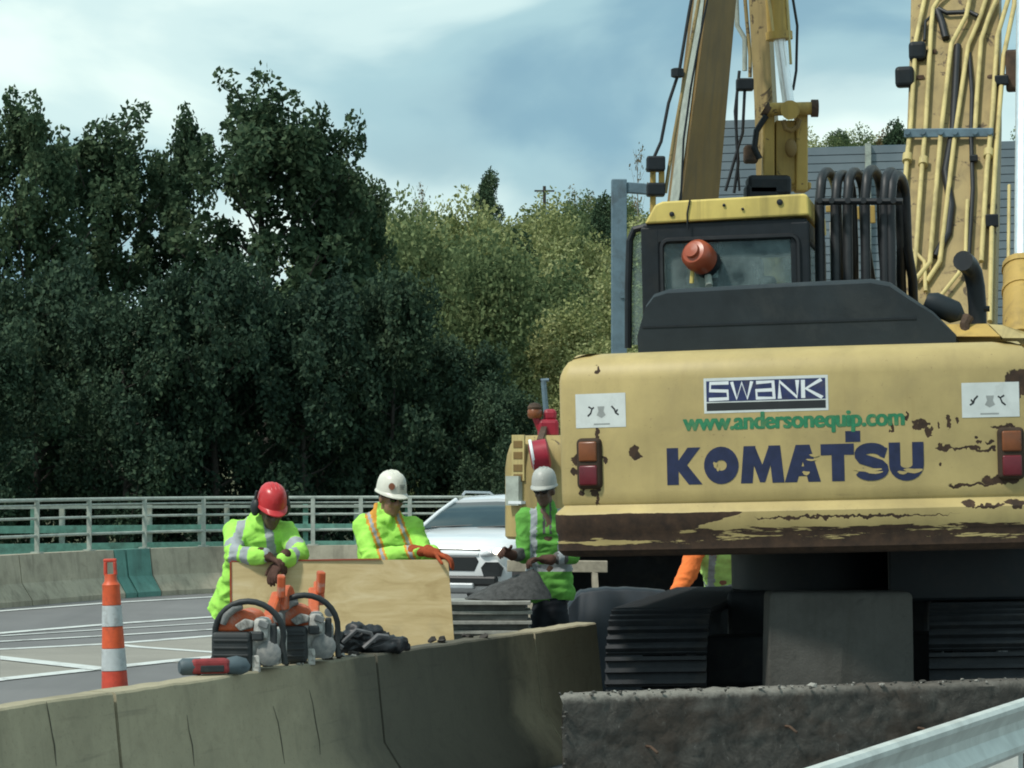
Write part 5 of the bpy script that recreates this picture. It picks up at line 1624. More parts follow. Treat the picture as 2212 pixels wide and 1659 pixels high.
# ------------------------------------------------------------------ people
def frame_of(f, up=(0, 0, 1)):
    f = Vector(f).normalized()
    s = f.cross(Vector(up)).normalized()
    u = s.cross(f).normalized()
    return s, f, u
def add_hand(mb, wrist, d, palm_n, curl, thumb_side, k=1.0):
    """palm and five fingers; d points to the fingertips, palm_n out of the palm"""
    d = Vector(d).normalized()
    n = (Vector(palm_n) - d * Vector(palm_n).dot(d)).normalized()
    s = d.cross(n).normalized() * thumb_side
    w = Vector(wrist)
    pc = w + d * 0.055 * k
    for a in (-0.026, -0.009, 0.009, 0.026):
        mb.capsule(w + s * a * 0.8 * k, w + d * 0.085 * k + s * a * k, 0.017 * k, 0.014 * k, 8)
    for i, (a, ln) in enumerate(((0.030, 0.068), (0.010, 0.078), (-0.011, 0.072), (-0.031, 0.056))):
        p = w + d * 0.09 * k + s * a * k
        ang = 0.0
        segs = (0.45, 0.32, 0.27)
        for j, sg in enumerate(segs):
            ang += curl * (0.75 if j == 0 else 1.0) * (1 + 0.08 * i)
            dd = (d * math.cos(ang) + n * math.sin(ang) + s * a * 1.2).normalized()
            q = p + dd * ln * sg * k * 1.15
            mb.capsule(p, q, 0.0115 * k - 0.001 * j, 0.0108 * k - 0.001 * j, 8)
            p = q
    p = w + d * 0.028 * k + s * 0.03 * k
    for j, ln in enumerate((0.042, 0.032, 0.026)):
        dd = (d * (0.62 + 0.12 * j) + s * (0.72 - 0.25 * j) + n * (0.25 + 0.25 * j * curl)).normalized()
        q = p + dd * ln * k
        mb.capsule(p, q, 0.0135 * k - 0.001 * j, 0.0125 * k - 0.001 * j, 8)
        p = q

def person(base, label, J, jacket, trousers, skin, glove, hat, stripes, face_up=(0, 0, 1), glasses=True, vest=False, sleeve=None, hood=True, group='road workers', ear=False, hatmark=False, sleeve_end=1.0):
    o = thing('person', base, label, 'person', group=group)
    o.scale = (0.92, 0.96, 1.0)
    B = Vector(base)
    V3 = lambda a: Vector(a)
    hd = V3(J['head'])
    s, f, u = frame_of(J['face'], J.get('head_up', (0, 0, 1)))
    HM = Matrix((s, f, u)).transposed()
    def hp_(a, b, c):
        return hd + s * a + f * b + u * c
    # --- body: one continuous skin
    b = MB()
    b.ell(hp_(0, -0.012, 0.03), (0.077, 0.097, 0.098), HM)
    b.ell(hp_(0, 0.028, -0.045), (0.062, 0.068, 0.072), HM)
    b.ell(hp_(0, 0.062, -0.088), (0.034, 0.030, 0.026), HM)
    b.ell(hp_(0, 0.080, 0.035), (0.052, 0.018, 0.016), HM)
    b.capsule(hp_(0, 0.090, 0.018), hp_(0, 0.108, -0.020), 0.010, 0.015, 8)
    for e in (-1, 1):
        b.ell(hp_(e * 0.016, 0.095, -0.024), (0.010, 0.012, 0.009), HM)
        b.ell(hp_(e * 0.080, -0.010, -0.005), (0.014, 0.024, 0.034), HM)
        b.ell(hp_(e * 0.040, 0.070, -0.020), (0.024, 0.02, 0.02), HM)
    b.ell(hp_(0, 0.084, -0.050), (0.026, 0.014, 0.008), HM)
    b.ell(hp_(0, 0.082, -0.062), (0.022, 0.014, 0.008), HM)
    nk, ch, hi = V3(J['neck']), V3(J['chest']), V3(J['hip'])
    b.capsule(nk, hp_(0, -0.02, -0.05), 0.062, 0.058)
    b.capsule(nk + V3((0, 0, -0.04)), ch, 0.09, 0.12)
    b.capsule(ch, hi, 0.12, 0.12)
    for k in 'lr':
        b.capsule(J['sh_' + k], J['el_' + k], 0.048, 0.040)
        b.capsule(J['el_' + k], J['wr_' + k], 0.040, 0.030)
        b.capsule(ch, J['sh_' + k], 0.09, 0.06)
        b.capsule(hi, J['kn_' + k], 0.085, 0.058)
        b.capsule(J['kn_' + k], J['an_' + k], 0.056, 0.040)
        b.capsule(J['an_' + k], V3(J['an_' + k]) + V3((0, -0.1, -0.04)), 0.04, 0.03)
    me = remesh(b, 0.0095, 2)
    me.materials.append(MATS[skin])
    link('body', me, o)
    # --- trousers
    b = MB()
    b.capsule(hi + V3((0, 0, 0.04)), hi + V3((0, 0, -0.08)), 0.10, 0.118)
    for k in 'lr':
        b.capsule(hi.lerp(V3(J['kn_' + k]), 0.12) + V3((0, 0, -0.02)), J['kn_' + k], 0.115, 0.082)
        b.capsule(J['kn_' + k], V3(J['an_' + k]) + V3((0, 0, 0.0)), 0.085, 0.072)
    me = remesh(b, 0.016, 3, 0.012, 8)
    me.materials.append(MATS[trousers])
    link('trousers', me, o)
    for k in 'lr':
        an = V3(J['an_' + k])
        b = MB()
        b.capsule(an + V3((0, 0, 0.08)), an + V3((0, 0, -0.03)), 0.06, 0.055)
        b.capsule(V3((an.x, an.y + 0.03, 0.045)), V3((an.x + 0.02, an.y - 0.17, 0.04)), 0.045, 0.042)
        me = remesh(b, 0.014, 2)
        me.materials.append(MATS['boot'])
        link('boot', me, o)
    # --- jacket or vest
    b = MB()
    ax_ = (V3(J['sh_r']) - V3(J['sh_l']))
    ax_ = ax_.normalized()
    up_ = (ch - hi).normalized()
    for t_, wd_, dp_ in ((-0.28, 0.185, 0.138), (-0.10, 0.180, 0.132), (0.15, 0.172, 0.126), (0.45, 0.172, 0.126), (0.75, 0.182, 0.128), (1.0, 0.190, 0.124), (1.18, 0.168, 0.108)):
        c = hi.lerp(ch, t_)
        b.capsule(c - ax_ * (wd_ - dp_ * 0.75), c + ax_ * (wd_ - dp_ * 0.75), dp_, dp_)
    for k in 'lr':
        sh, el, wr = V3(J['sh_' + k]), V3(J['el_' + k]), V3(J['wr_' + k])
        b.capsule(ch.lerp(nk, 0.35), sh, 0.105, 0.086)
        if not vest:
            b.capsule(sh, el, 0.080, 0.068)
            b.capsule(el, el.lerp(wr, 0.93 * sleeve_end), 0.068, 0.052)
    b.capsule(ch, nk, 0.13, 0.085)
    if hood:
        for q in range(14):
            a = R(-150 + 300 * q / 13)
            back_ = -Vector((f.x, f.y, 0)).normalized()
            sd2 = Vector((-back_.y, back_.x, 0))
            c0_ = nk + (back_ * math.cos(a) + sd2 * math.sin(a)) * 0.088 + V3((0, 0, 0.005 + 0.045 * math.cos(a)))
            b.capsule(c0_, c0_ + V3((0, 0, 0.025)), 0.034, 0.028, 8)
        back = -Vector((f.x, f.y, 0)).normalized()
        b.ell(nk + back * 0.08 + V3((0, 0, -0.005)), (0.125, 0.085, 0.075))
        b.capsule(nk + back * 0.03 + V3((0.085, 0, 0.0)), nk - back * 0.07 + V3((0.05, 0, -0.06)), 0.036, 0.03)
        b.capsule(nk + back * 0.03 + V3((-0.085, 0, 0.0)), nk - back * 0.07 + V3((-0.05, 0, -0.06)), 0.036, 0.03)
    me = remesh(b, 0.0115, 2, 0.014, 8.0)
    dn_ = (hi - ch).normalized()
    lim = (hi + dn_ * 0.17 - ch).dot(dn_)
    for v in me.vertices:
        e_ = (v.co - ch).dot(dn_) - lim + 0.012 * math.sin(v.co.x * 19 + v.co.y * 13)
        if e_ > 0 and v.co.z < hi.z + 0.05:
            v.co -= dn_ * e_
    ms = [jacket, 'reflective', 'orange_tape', 'grey_shirt']
    for m in ms:
        me.materials.append(MATS[m])
    idx = [stripes(p.center, J) for p in me.polygons]
    me.polygons.foreach_set('material_index', idx)
    link('vest' if vest else 'jacket', me, o)
    if vest:
        b = MB()
        for k in 'lr':
            sh, el, wr = V3(J['sh_' + k]), V3(J['el_' + k]), V3(J['wr_' + k])
            b.capsule(sh, el, 0.095, 0.088)
            b.capsule(el, el.lerp(wr, 0.93), 0.088, 0.055)
        me = remesh(b, 0.0125, 2, 0.012, 9)
        for m in (sleeve, 'reflective'):
            me.materials.append(MATS[m])
        link('sleeves', me, o)
    # --- gloves
    for k, sd_ in (('l', 1), ('r', -1)):
        b = MB()
        wr = V3(J['wr_' + k])
        hdv = V3(J['hand_' + k]).normalized()
        b.capsule(wr - hdv * 0.05, wr + hdv * 0.02, 0.045, 0.036)
        add_hand(b, wr, hdv, J.get('palm_' + k, (0, 0, -1)), J.get('curl', 0.5), sd_ * J.get('thumb', 1), 1.12)
        me = remesh(b, 0.006, 1)
        me.materials.append(MATS[glove])
        link('glove', me, o)
    # --- hard hat
    HM4 = Matrix.Translation(hp_(0, -0.005, 0.052)) @ HM.to_4x4()
    prof = [(1.0, 0.0), (0.985, 0.03), (0.94, 0.065), (0.84, 0.098), (0.66, 0.122), (0.4, 0.136), (0.15, 0.141), (0.0, 0.142)]
    h = MB()
    n = 28
    rings = []
    for r_, z in prof:
        rings.append([HM4 @ V3((0.108 * r_ * math.cos(2 * math.pi * q / n), 0.130 * r_ * math.sin(2 * math.pi * q / n), z)) for q in range(n)])
    h.loft(rings, True, True)
    rings = []
    for r_, z in ((0.99, 0.006), (1.0, -0.004)):
        rg = []
        for q in range(n):
            a = 2 * math.pi * q / n
            e = 1.07 + 0.28 * max(0, math.sin(a)) ** 3
            k2 = r_ if r_ < 1 else e
            rg.append(HM4 @ V3((0.108 * k2 * math.cos(a) * (1 if r_ < 1 else 1 - 0.12 * max(0, math.sin(a)) ** 3), 0.130 * k2 * math.sin(a), z - (0.012 * max(0, math.sin(a)) if r_ == 1.0 else 0))))
        rings.append(rg)
    rings.append([p - u * 0.008 for p in rings[-1]])
    rings.append([p - u * 0.006 for p in rings[0]])
    h.loft(rings, True, False)
    hat_o = h.build('hard_hat', hat, o, smooth=50, space='local')
    for xx in (-0.03, 0.0, 0.03):
        MB().tube([HM4 @ V3((xx, 0.130 * math.sin(a) * (1 - 0.04 * abs(xx) / 0.03), 0.004 + 0.142 * math.cos(a) * (0.985 - 0.03 * abs(xx) / 0.03))) for a in np.linspace(-1.2, 1.2, 13)], 0.006, 6).build('ridge', hat, hat_o, space='local', smooth=60)
    if ear:
        for e in (-1, 1):
            MB().ell(hp_(e * 0.118, -0.02, 0.02), (0.035, 0.05, 0.062), HM).capsule(hp_(e * 0.126, -0.02, 0.04), hp_(e * 0.118, -0.03, 0.13), 0.014, 0.010).build('ear_muff', 'saw_black', hat_o, space='local', smooth=60)
    if hatmark:
        c = HM4 @ V3((0.062, 0.098, 0.052))
        nn = (HM @ V3((0.55, 0.75, 0.3))).normalized()
        MB().lathe([(0.024, 0), (0.024, 0.004), (0.0, 0.005)], 14, Matrix.Translation(c + nn * 0.006) @ nn.to_track_quat('Z', 'Y').to_matrix().to_4x4()).build('hat_badge', 'amber_lens', hat_o, space='local')
        for dx, dz, w in ((0.0, 0.066, .045), (0.002, 0.052, .04), (0.002, 0.040, .034)):
            c = HM4 @ V3((-0.012 + dx, 0.121, dz))
            MB().box(c, (w, 0.012, 0.006), HM @ Euler((R(20), 0, R(-4))).to_matrix()).build('hat_print', 'ink_grey', hat_o, space='local')
    if glasses:
        g = MB()
        for e in (-1, 1):
            g.ell(hp_(e * 0.034, 0.092, 0.016), (0.033, 0.012, 0.021), HM)
            g.bar(hp_(e * 0.062, 0.080, 0.022), hp_(e * 0.084, -0.01, 0.020), 0.006)
        g.bar(hp_(-0.02, 0.100, 0.022), hp_(0.02, 0.100, 0.022), 0.008)
        g.build('sunglasses', 'lens_black', o, space='local', smooth=50)
    # hair below the hat
    b = MB()
    b.ell(hp_(0, -0.03, 0.03), (0.084, 0.088, 0.075), HM)
    b.build('hair', 'hair_dark', o, space='local', smooth=60)
    return o

def seg_t(p, a, b):
    a, b = Vector(a), Vector(b)
    d = b - a
    t = (p - a).dot(d) / d.dot(d)
    return t, (p - (a + d * t)).length

def stripes1(p, J):
    p = Vector(p)
    for k in 'lr':
        t, d = seg_t(p, J['sh_' + k], J['el_' + k])
        t2, d2 = seg_t(p, J['el_' + k], J['wr_' + k])
        if d2 < 0.115 and t2 > 0 and 0.30 < t2 < 0.52 and d2 < d + 0.02:
            return 1
        if d < 0.115 and 0.62 < t < 0.86 and d < d2:
            return 1
    ch = Vector(J['chest'])
    if p.y < ch.y + 0.02:
        for x0 in (-0.135, 0.115):
            if abs(p.x - ch.x - x0 + (p.z - ch.z) * 0.15 * (1 if x0 > 0 else -1)) < 0.032 and p.z > ch.z - 0.35:
                return 1
    return 0
J1 = dict(hip=(-0.17, 0.28, 0.94), chest=(-0.03, 0.08, 1.31), neck=(0.03, 0.03, 1.46), head=(0.085, -0.06, 1.545), face=(0.38, -0.86, -0.42), head_up=(0.12, -0.3, 1),
          sh_l=(-0.20, 0.12, 1.40), el_l=(-0.17, -0.22, 1.245), wr_l=(0.08, -0.34, 1.245), hand_l=(0.9, -0.35, -0.35), palm_l=(0, 0, -1),
          sh_r=(0.19, 0.06, 1.39), el_r=(0.31, -0.22, 1.255), wr_r=(0.19, -0.36, 1.215), hand_r=(-0.55, -0.45, -0.75), palm_r=(0, 0.3, -1), curl=0.45,
          kn_l=(-0.32, 0.26, 0.50), kn_r=(-0.10, 0.28, 0.50), an_l=(-0.34, 0.32, 0.09), an_r=(-0.10, 0.36, 0.09))
person((-1.71, 19.72, 0), 'worker in a red hard hat and bright yellow jacket, leaning over the plywood', J1, 'hivis', 'navy_cloth', 'skin_dark', 'glove_brown', 'hat_red', stripes1, glasses=True, ear=True)

def stripes2(p, J):
    p = Vector(p)
    ch = Vector(J['chest'])
    if p.y < ch.y + 0.03 and p.z > ch.z - 0.30:
        for x0 in (-0.095, 0.12):
            q = abs(p.x - ch.x - x0 - (ch.z + 0.1 - p.z) * 0.42)
            if q < 0.012:
                return 1
            if q < 0.030:
                return 2
    if p.z > Vector(J['sh_l']).z + 0.015 and abs(p.x - ch.x + 0.11) < 0.04 and p.y < ch.y + 0.1:
        return 2
    return 0
J2 = dict(hip=(-0.03, 0.12, 0.96), chest=(-0.02, 0.02, 1.33), neck=(-0.01, 0.0, 1.50), head=(0.015, -0.05, 1.625), face=(0.55, -0.80, -0.20), head_up=(0, 0, 1),
          sh_l=(-0.185, 0.0, 1.435), el_l=(-0.13, -0.16, 1.215), wr_l=(0.24, -0.36, 1.275), hand_l=(0.95, -0.20, -0.05), palm_l=(0, 0, -1),
          sh_r=(0.175, 0.03, 1.42), el_r=(0.27, -0.10, 1.24), wr_r=(0.345, -0.40, 1.265), hand_r=(0.9, -0.35, -0.25), palm_r=(0, 0, -1), curl=0.42,
          kn_l=(-0.13, 0.08, 0.50), kn_r=(0.09, 0.08, 0.50), an_l=(-0.14, 0.12, 0.09), an_r=(0.12, 0.14, 0.09))
person((-0.84, 19.85, 0), 'worker in a white hard hat and lime jacket holding the plywood with red gloves', J2, 'hivis', 'navy_cloth', 'skin_tan', 'glove_orange', 'hat_white', stripes2, glasses=True, hatmark=True)

def stripes3(p, J):
    p = Vector(p)
    ch = Vector(J['chest'])
    hi = Vector(J['hip'])
    if p.y < ch.y + 0.02 and abs(p.x - ch.x) < 0.035 and p.z > ch.z - 0.02:
        return 3 if abs(p.x - ch.x) > 0.018 else 0
    for x0 in (-0.12, 0.12):
        if abs(p.x - ch.x - x0) < 0.028 and p.z > hi.z + 0.12:
            return 1
    if abs(p.z - (hi.z + 0.09)) < 0.03:
        return 1
    for k in 'lr':
        t, d = seg_t(p, J['el_' + k], J['wr_' + k])
        if d < 0.08 and t > 0.3:
            return 3
    return 0
J3 = dict(hip=(0.02, 0.06, 0.96), chest=(0.0, 0.02, 1.34), neck=(-0.01, 0.0, 1.52), head=(-0.025, -0.05, 1.655), face=(-0.35, -0.92, -0.14), head_up=(0, 0, 1),
          sh_l=(-0.19, 0.0, 1.44), el_l=(-0.20, -0.06, 1.15), wr_l=(-0.33, -0.26, 1.165), hand_l=(-0.55, -0.75, 0.25), palm_l=(0.6, 0, -0.6),
          sh_r=(0.19, 0.02, 1.44), el_r=(0.22, -0.08, 1.14), wr_r=(-0.02, -0.24, 1.12), hand_r=(-0.95, -0.2, 0.05), palm_r=(0, 0, -1), curl=0.6,
          kn_l=(-0.09, 0.03, 0.50), kn_r=(0.13, 0.03, 0.50), an_l=(-0.11, 0.07, 0.09), an_r=(0.15, 0.08, 0.09))
person((0.28, 23.1, 0), 'worker in a grey white hard hat and green vest half hidden behind the counterweight', J3, 'hivis_shaded', 'navy_cloth', 'skin_dark', 'glove_brown', 'hat_grey', stripes3, glasses=True, hood=False, sleeve_end=0.55)

def stripes4(p, J):
    p = Vector(p)
    hi, ch = Vector(J['hip']), Vector(J['chest'])
    t, d = seg_t(p, hi, ch)
    if 0.12 < t < 0.24 or abs(p.x - ch.x + 0.05) < 0.03:
        return 1
    return 0
J4 = dict(hip=(0.12, 0.15, 0.86), chest=(0.02, -0.10, 1.16), neck=(-0.05, -0.25, 1.28), head=(-0.09, -0.34, 1.36), face=(-0.4, -0.8, -0.5), head_up=(0, -0.3, 1),
          sh_l=(-0.15, -0.16, 1.24), el_l=(-0.25, -0.26, 0.98), wr_l=(-0.40, -0.36, 0.76), hand_l=(-0.5, -0.3, -0.8), palm_l=(0, 0.5, -0.5),
          sh_r=(0.20, -0.12, 1.20), el_r=(0.30, -0.24, 0.98), wr_r=(0.34, -0.40, 0.90), hand_r=(0.3, -0.8, -0.3), palm_r=(0, 0, -1), curl=0.5,
          kn_l=(0.0, 0.02, 0.46), kn_r=(0.24, 0.05, 0.46), an_l=(-0.02, 0.16, 0.09), an_r=(0.26, 0.18, 0.09))
person((1.70, 24.4, 0), 'bending worker with an orange sleeve and pale green vest seen under the excavator', J4, 'hivis_pale', 'navy_cloth', 'skin_ruddy', 'glove_orange', 'hat_white', stripes4, vest=True, sleeve='orange_cloth', hood=False)

# ------------------------------------------------------------------ plywood held by the workers
pw = thing('plywood_sheet', (-1.13, 19.35, 0), 'upright sheet of pale plywood held by the two workers behind the barrier', 'plywood sheet')
TLc, TRc, BRc, BLc = P(500, 1214, 19.45), P(968, 1209, 19.40), Vector((-0.335, 19.30, 0.02)), Vector((-1.86, 19.35, 0.02))
pts = [BLc, BRc, TRc, TRc.lerp(TLc, 0.35) + Vector((0, 0, 0.004)), TLc]
MB().prism(pts, (0, 0.018, 0)).build('board', 'plywood', pw)
MB().bar(TLc + Vector((-0.006, 0.006, 0)), BLc + Vector((-0.006, 0.006, 0)), 0.012, 0.024, up=(0, 1, 0)).build('painted_edge', 'ply_edge_red', pw)
MB().bar(TLc + Vector((0.0, 0.009, 0.004)), TRc + Vector((-0.45, 0.009, 0.004)), 0.022, 0.008).build('painted_edge', 'ply_edge_red', pw)

# ------------------------------------------------------------------ traffic cone
cb = P(249, 1470, 23.3)
cone = thing('traffic_cone', (cb.x, cb.y, 0), 'tall orange and white channelizer cone standing on the road behind the barrier', 'traffic cone', (R(0), R(-2.2), 0))
M_ = Matrix()
def ringpart(name, mat, z0, z1, r0, r1, extra=0.0):
    MB().lathe([(r0 - 0.006, z0), (r0 + extra, z0 + 0.004), (r1 + extra, z1 - 0.004), (r1 - 0.006, z1)], 28).build(name, mat, cone, smooth=40, space='local')
MB().lathe([(0.03, 0.0), (0.19, 0.0), (0.19, 0.03), (0.13, 0.045), (0.03, 0.05)], 8).build('rubber_base', 'rubber', cone, space='local')
rr_ = lambda z: 0.108 - (z - 0.04) / 0.83 * 0.038
ringpart('stripe', 'cone_red', 0.035, 0.215, rr_(.035), rr_(.215))
ringpart('stripe', 'cone_white', 0.215, 0.395, rr_(.215), rr_(.395), 0.002)
ringpart('stripe', 'cone_orange', 0.395, 0.570, rr_(.395), rr_(.570))
ringpart('stripe', 'cone_white', 0.570, 0.740, rr_(.570), rr_(.740), 0.002)
MB().lathe([(rr_(.74) - .006, 0.74), (rr_(.74), 0.744), (rr_(.87), 0.87), (0.072, 0.905), (0.050, 0.935), (0.048, 0.99), (0.0, 0.99)], 28).build('body_top', 'cone_orange', cone, smooth=35, space='local')
hb_ = MB()
hb_.bar((-0.040, 0, 0.98), (-0.037, 0, 1.09), 0.026, 0.045, up=(0, 1, 0)).bar((0.040, 0, 0.98), (0.037, 0, 1.09), 0.026, 0.045, up=(0, 1, 0)).bar((-0.052, 0, 1.10), (0.052, 0, 1.10), 0.045, 0.028)
hb_.build('handle', 'cone_red', cone, bevel=0.008, space='local')

# ------------------------------------------------------------------ saws on the barrier
def saw(Y, across, yaw, label, tilt=0.0, tall=1.0):
    base = bar_pt(Y, across, 0.812)
    o = thing('cutoff_saw', tuple(base), label, 'cut-off saw', (0, 0, yaw), 'saws on the barrier')
    o.scale = (1.16, 1.16, 1.16)
    L_ = dict(space='local')
    # ribbed black filter box at the lower left of the view
    fb = MB().box((-0.085, -0.08, 0.085), (0.175, 0.12, 0.165)).build('filter_box', 'saw_black', o, bevel=0.02, segs=3, **L_)
    for k in range(4):
        MB().box((-0.085, -0.142, 0.035 + 0.032 * k), (0.155, 0.008, 0.011)).build('rib', 'saw_black', fb, bevel=0.003, **L_)
    # engine block and pale crankcase
    e = MB().box((0.045, 0.0, 0.10), (0.15, 0.20, 0.16)).box((0.04, -0.07, 0.18), (0.07, 0.10, 0.10)).build('crankcase', 'saw_white', o, bevel=0.025, segs=3, **L_)
    MB().lathe([(0.05, 0), (0.055, 0.012), (0.04, 0.02), (0.0, 0.022)], 16, Matrix.Translation((0.075, -0.10, 0.075)) @ Matrix.Rotation(R(90), 4, 'X')).build('starter_cover', 'saw_grey', e, smooth=40, **L_)
    MB().box((0.03, -0.125, 0.15), (0.05, 0.03, 0.04)).box((0.095, -0.105, 0.15), (0.03, 0.02, 0.11)).build('carburettor_cover', 'saw_black', e, bevel=0.008, **L_)
    MB().box((0.055, -0.125, 0.20), (0.045, 0.02, 0.028), (0, R(20), 0)).build('decal_plate', 'saw_grey', e, bevel=0.004, **L_)
    MB().box((0.02, -0.105, 0.03), (0.035, 0.03, 0.075)).build('foot', 'saw_white', e, bevel=0.006, **L_)
    # orange shroud with sloping top
    sp_ = [(-0.17, 0.165), (-0.155, 0.20), (-0.10, 0.245), (-0.045, 0.265), (0.005, 0.25), (0.03, 0.205), (0.035, 0.165)]
    sh = MB().prism([(a, -0.10, b) for a, b in sp_], (0, 0.22, 0)).build('shroud', 'saw_orange', o, bevel=0.015, segs=3, **L_)
    MB().prism([(a, -0.118, b) for a, b in ((-0.05, 0.17), (-0.075, 0.195), (-0.03, 0.225), (0.01, 0.215), (0.005, 0.185))], (0, 0.02, 0)).build('worn_panel', 'saw_white', sh, bevel=0.006, **L_)
    MB().tube([(-0.125, -0.112, 0.20), (-0.11, -0.115, 0.24), (-0.075, -0.118, 0.272), (-0.04, -0.118, 0.28)], [0.014, 0.02, 0.022, 0.016], 8).build('throttle_grip', 'saw_grey', sh, smooth=50, **L_)
    # black wrap-around handle
    hr_ = []
    for k in range(0, 17):
        a = R(196 - 212 * k / 16)
        hr_.append((-0.012 + 0.150 * math.cos(a), -0.10 - 0.03 * math.sin(a), 0.155 * tall + 0.145 * tall * math.sin(a)))
    hr_ = [(-0.165, -0.07, 0.07)] + hr_ + [(0.140, -0.08, 0.03)]
    MB().tube(hr_, 0.0135, 10).build('front_handle', 'saw_black', o, smooth=60, **L_)
    # arm, belt cover and blade guard beyond
    MB().box((0.03, 0.20, 0.24), (0.05, 0.30, 0.06), (R(24), 0, 0)).build('belt_arm', 'saw_orange', o, bevel=0.012, **L_)
    g = []
    for k in range(0, 13):
        a = R(10 + 160 * k / 12)
        g.append((0.40 + 0.14 * math.cos(a), 0.22 + 0.13 * math.sin(a)))
    gd_ = [(0.03, y, z) for y, z in g]
    MB().prism(gd_, (0.05, 0, 0)).build('blade_guard', 'saw_orange', o, bevel=0.008, **L_)
    MB().lathe([(0.125, -0.002), (0.13, 0.0), (0.125, 0.002)], 32, Matrix.Translation((0.055, 0.40, 0.20)) @ Matrix.Rotation(R(90), 4, 'Y')).build('blade', 'saw_grey', o, smooth=30, **L_)
    MB().bar((0.06, 0.26, 0.30), (0.065, 0.24, 0.40), 0.035, 0.05).build('guard_lever', 'saw_orange', o, bevel=0.008, **L_)
    MB().lathe([(0.022, -0.015), (0.022, 0.015), (0.0, 0.016)], 12, Matrix.Translation((0.10, -0.02, 0.225)) @ Matrix.Rotation(R(90), 4, 'X')).build('fuel_cap', 'saw_grey', o, smooth=40, **L_)
    return o
saw(14.62, 0.0, R(-6), 'orange and white cut-off saw nearer the red tool on the barrier')
s2_ = saw(15.18, 0.0, R(4), 'orange cut-off saw beside the black bag on the barrier', tall=1.02)

# red and grey battery tool lying on the barrier
tq = bar_pt(14.18, -0.01, 0.81)
yaw_b = math.atan2(BD.y, BD.x)
tool = thing('battery_tool', tuple(tq), 'red and grey power tool lying flat on the barrier', 'power tool', (0, 0, yaw_b - R(48)))
MB().tube([(-0.165, 0, 0.045), (-0.15, 0, 0.045), (-0.06, 0, 0.045), (-0.055, 0, 0.045)], [0.030, 0.042, 0.042, 0.038], 12).build('handle_end', 'tool_grey', tool, smooth=40, space='local')
MB().box((-0.015, 0, 0.046), (0.20, 0.085, 0.075)).build('body', 'tool_red', tool, bevel=0.022, segs=3, space='local')
MB().box((-0.01, -0.040, 0.035), (0.12, 0.012, 0.035)).build('grip_pad', 'saw_black', tool, bevel=0.008, space='local')
MB().tube([(0.075, 0, 0.045), (0.12, 0, 0.048), (0.16, 0, 0.04), (0.185, 0, 0.03)], [0.04, 0.046, 0.042, 0.02], 12).build('nose', 'tool_grey', tool, smooth=40, space='local')

# black bag slumped on the barrier
bq = bar_pt(16.0, -0.02, 0.81)
bag = thing('tool_bag', tuple(bq), 'slumped black bag with grey straps on the barrier beside the saws', 'bag', (0, 0, yaw_b - R(55)))
b = MB()
b.capsule((-0.16, 0, 0.05), (0.16, 0.0, 0.04), 0.05, 0.045)
b.capsule((-0.10, 0, 0.09), (0.02, 0.02, 0.10), 0.055, 0.05)
b.capsule((0.02, 0.02, 0.09), (0.20, 0.02, 0.025), 0.045, 0.025)
b.ell((-0.09, 0.0, 0.13), (0.05, 0.05, 0.035))
me = remesh(b, 0.009, 2, 0.020, 14)
me.materials.append(MATS['bag_black'])
link('bag_body', me, bag)
for pl in ([(-0.17, -0.05, 0.06), (-0.10, -0.085, 0.13), (-0.02, -0.08, 0.11), (0.0, -0.075, 0.06)], [(-0.06, -0.08, 0.03), (0.02, -0.085, 0.10), (0.08, -0.07, 0.09)], [(-0.19, -0.04, 0.09), (-0.21, -0.05, 0.06), (-0.17, -0.06, 0.03)]):
    MB().tube(pl, 0.013, 6).build('strap', 'bag_grey', bag, smooth=50, space='local')
MB().box((-0.19, -0.045, 0.10), (0.05, 0.03, 0.05), (0, R(20), 0)).build('buckle', 'saw_black', bag, bevel=0.008, space='local')
# litter along the barrier top
for i, (Y, ac, sz, m, lab) in enumerate(((14.98, 0.05, 0.022, 'debris_pale', 'small pale stone between the two saws on the barrier'), (15.62, 0.03, 0.03, 'debris_pale', 'flat pale scrap on the barrier in front of the black bag'),
                                         (15.45, 0.0, 0.05, 'debris_dark', 'dark rag lying on the barrier between saw and bag'), (15.75, 0.02, 0.035, 'debris_dark', 'dark lump of dirt beside the black bag'),
                                         (14.83, -0.02, 0.045, 'debris_dark', 'dark clod under the near saw on the barrier'), (16.95, -0.03, 0.05, 'debris_dark', 'dark scrap on the barrier under the plywood corner'),
                                         (17.4, -0.04, 0.045, 'debris_dark', 'dark flat scrap on the barrier before the plate stack'))):
    mb = MB()
    base = bar_pt(Y, ac, 0.81)
    for k in range(3):
        chip(base + Vector((rng.normal(0, sz * 0.8), rng.normal(0, sz * 0.6), sz * 0.25)), sz * rng.uniform(0.5, 0.8), mb)
    tag(mb.build('debris', m), lab, 'debris')

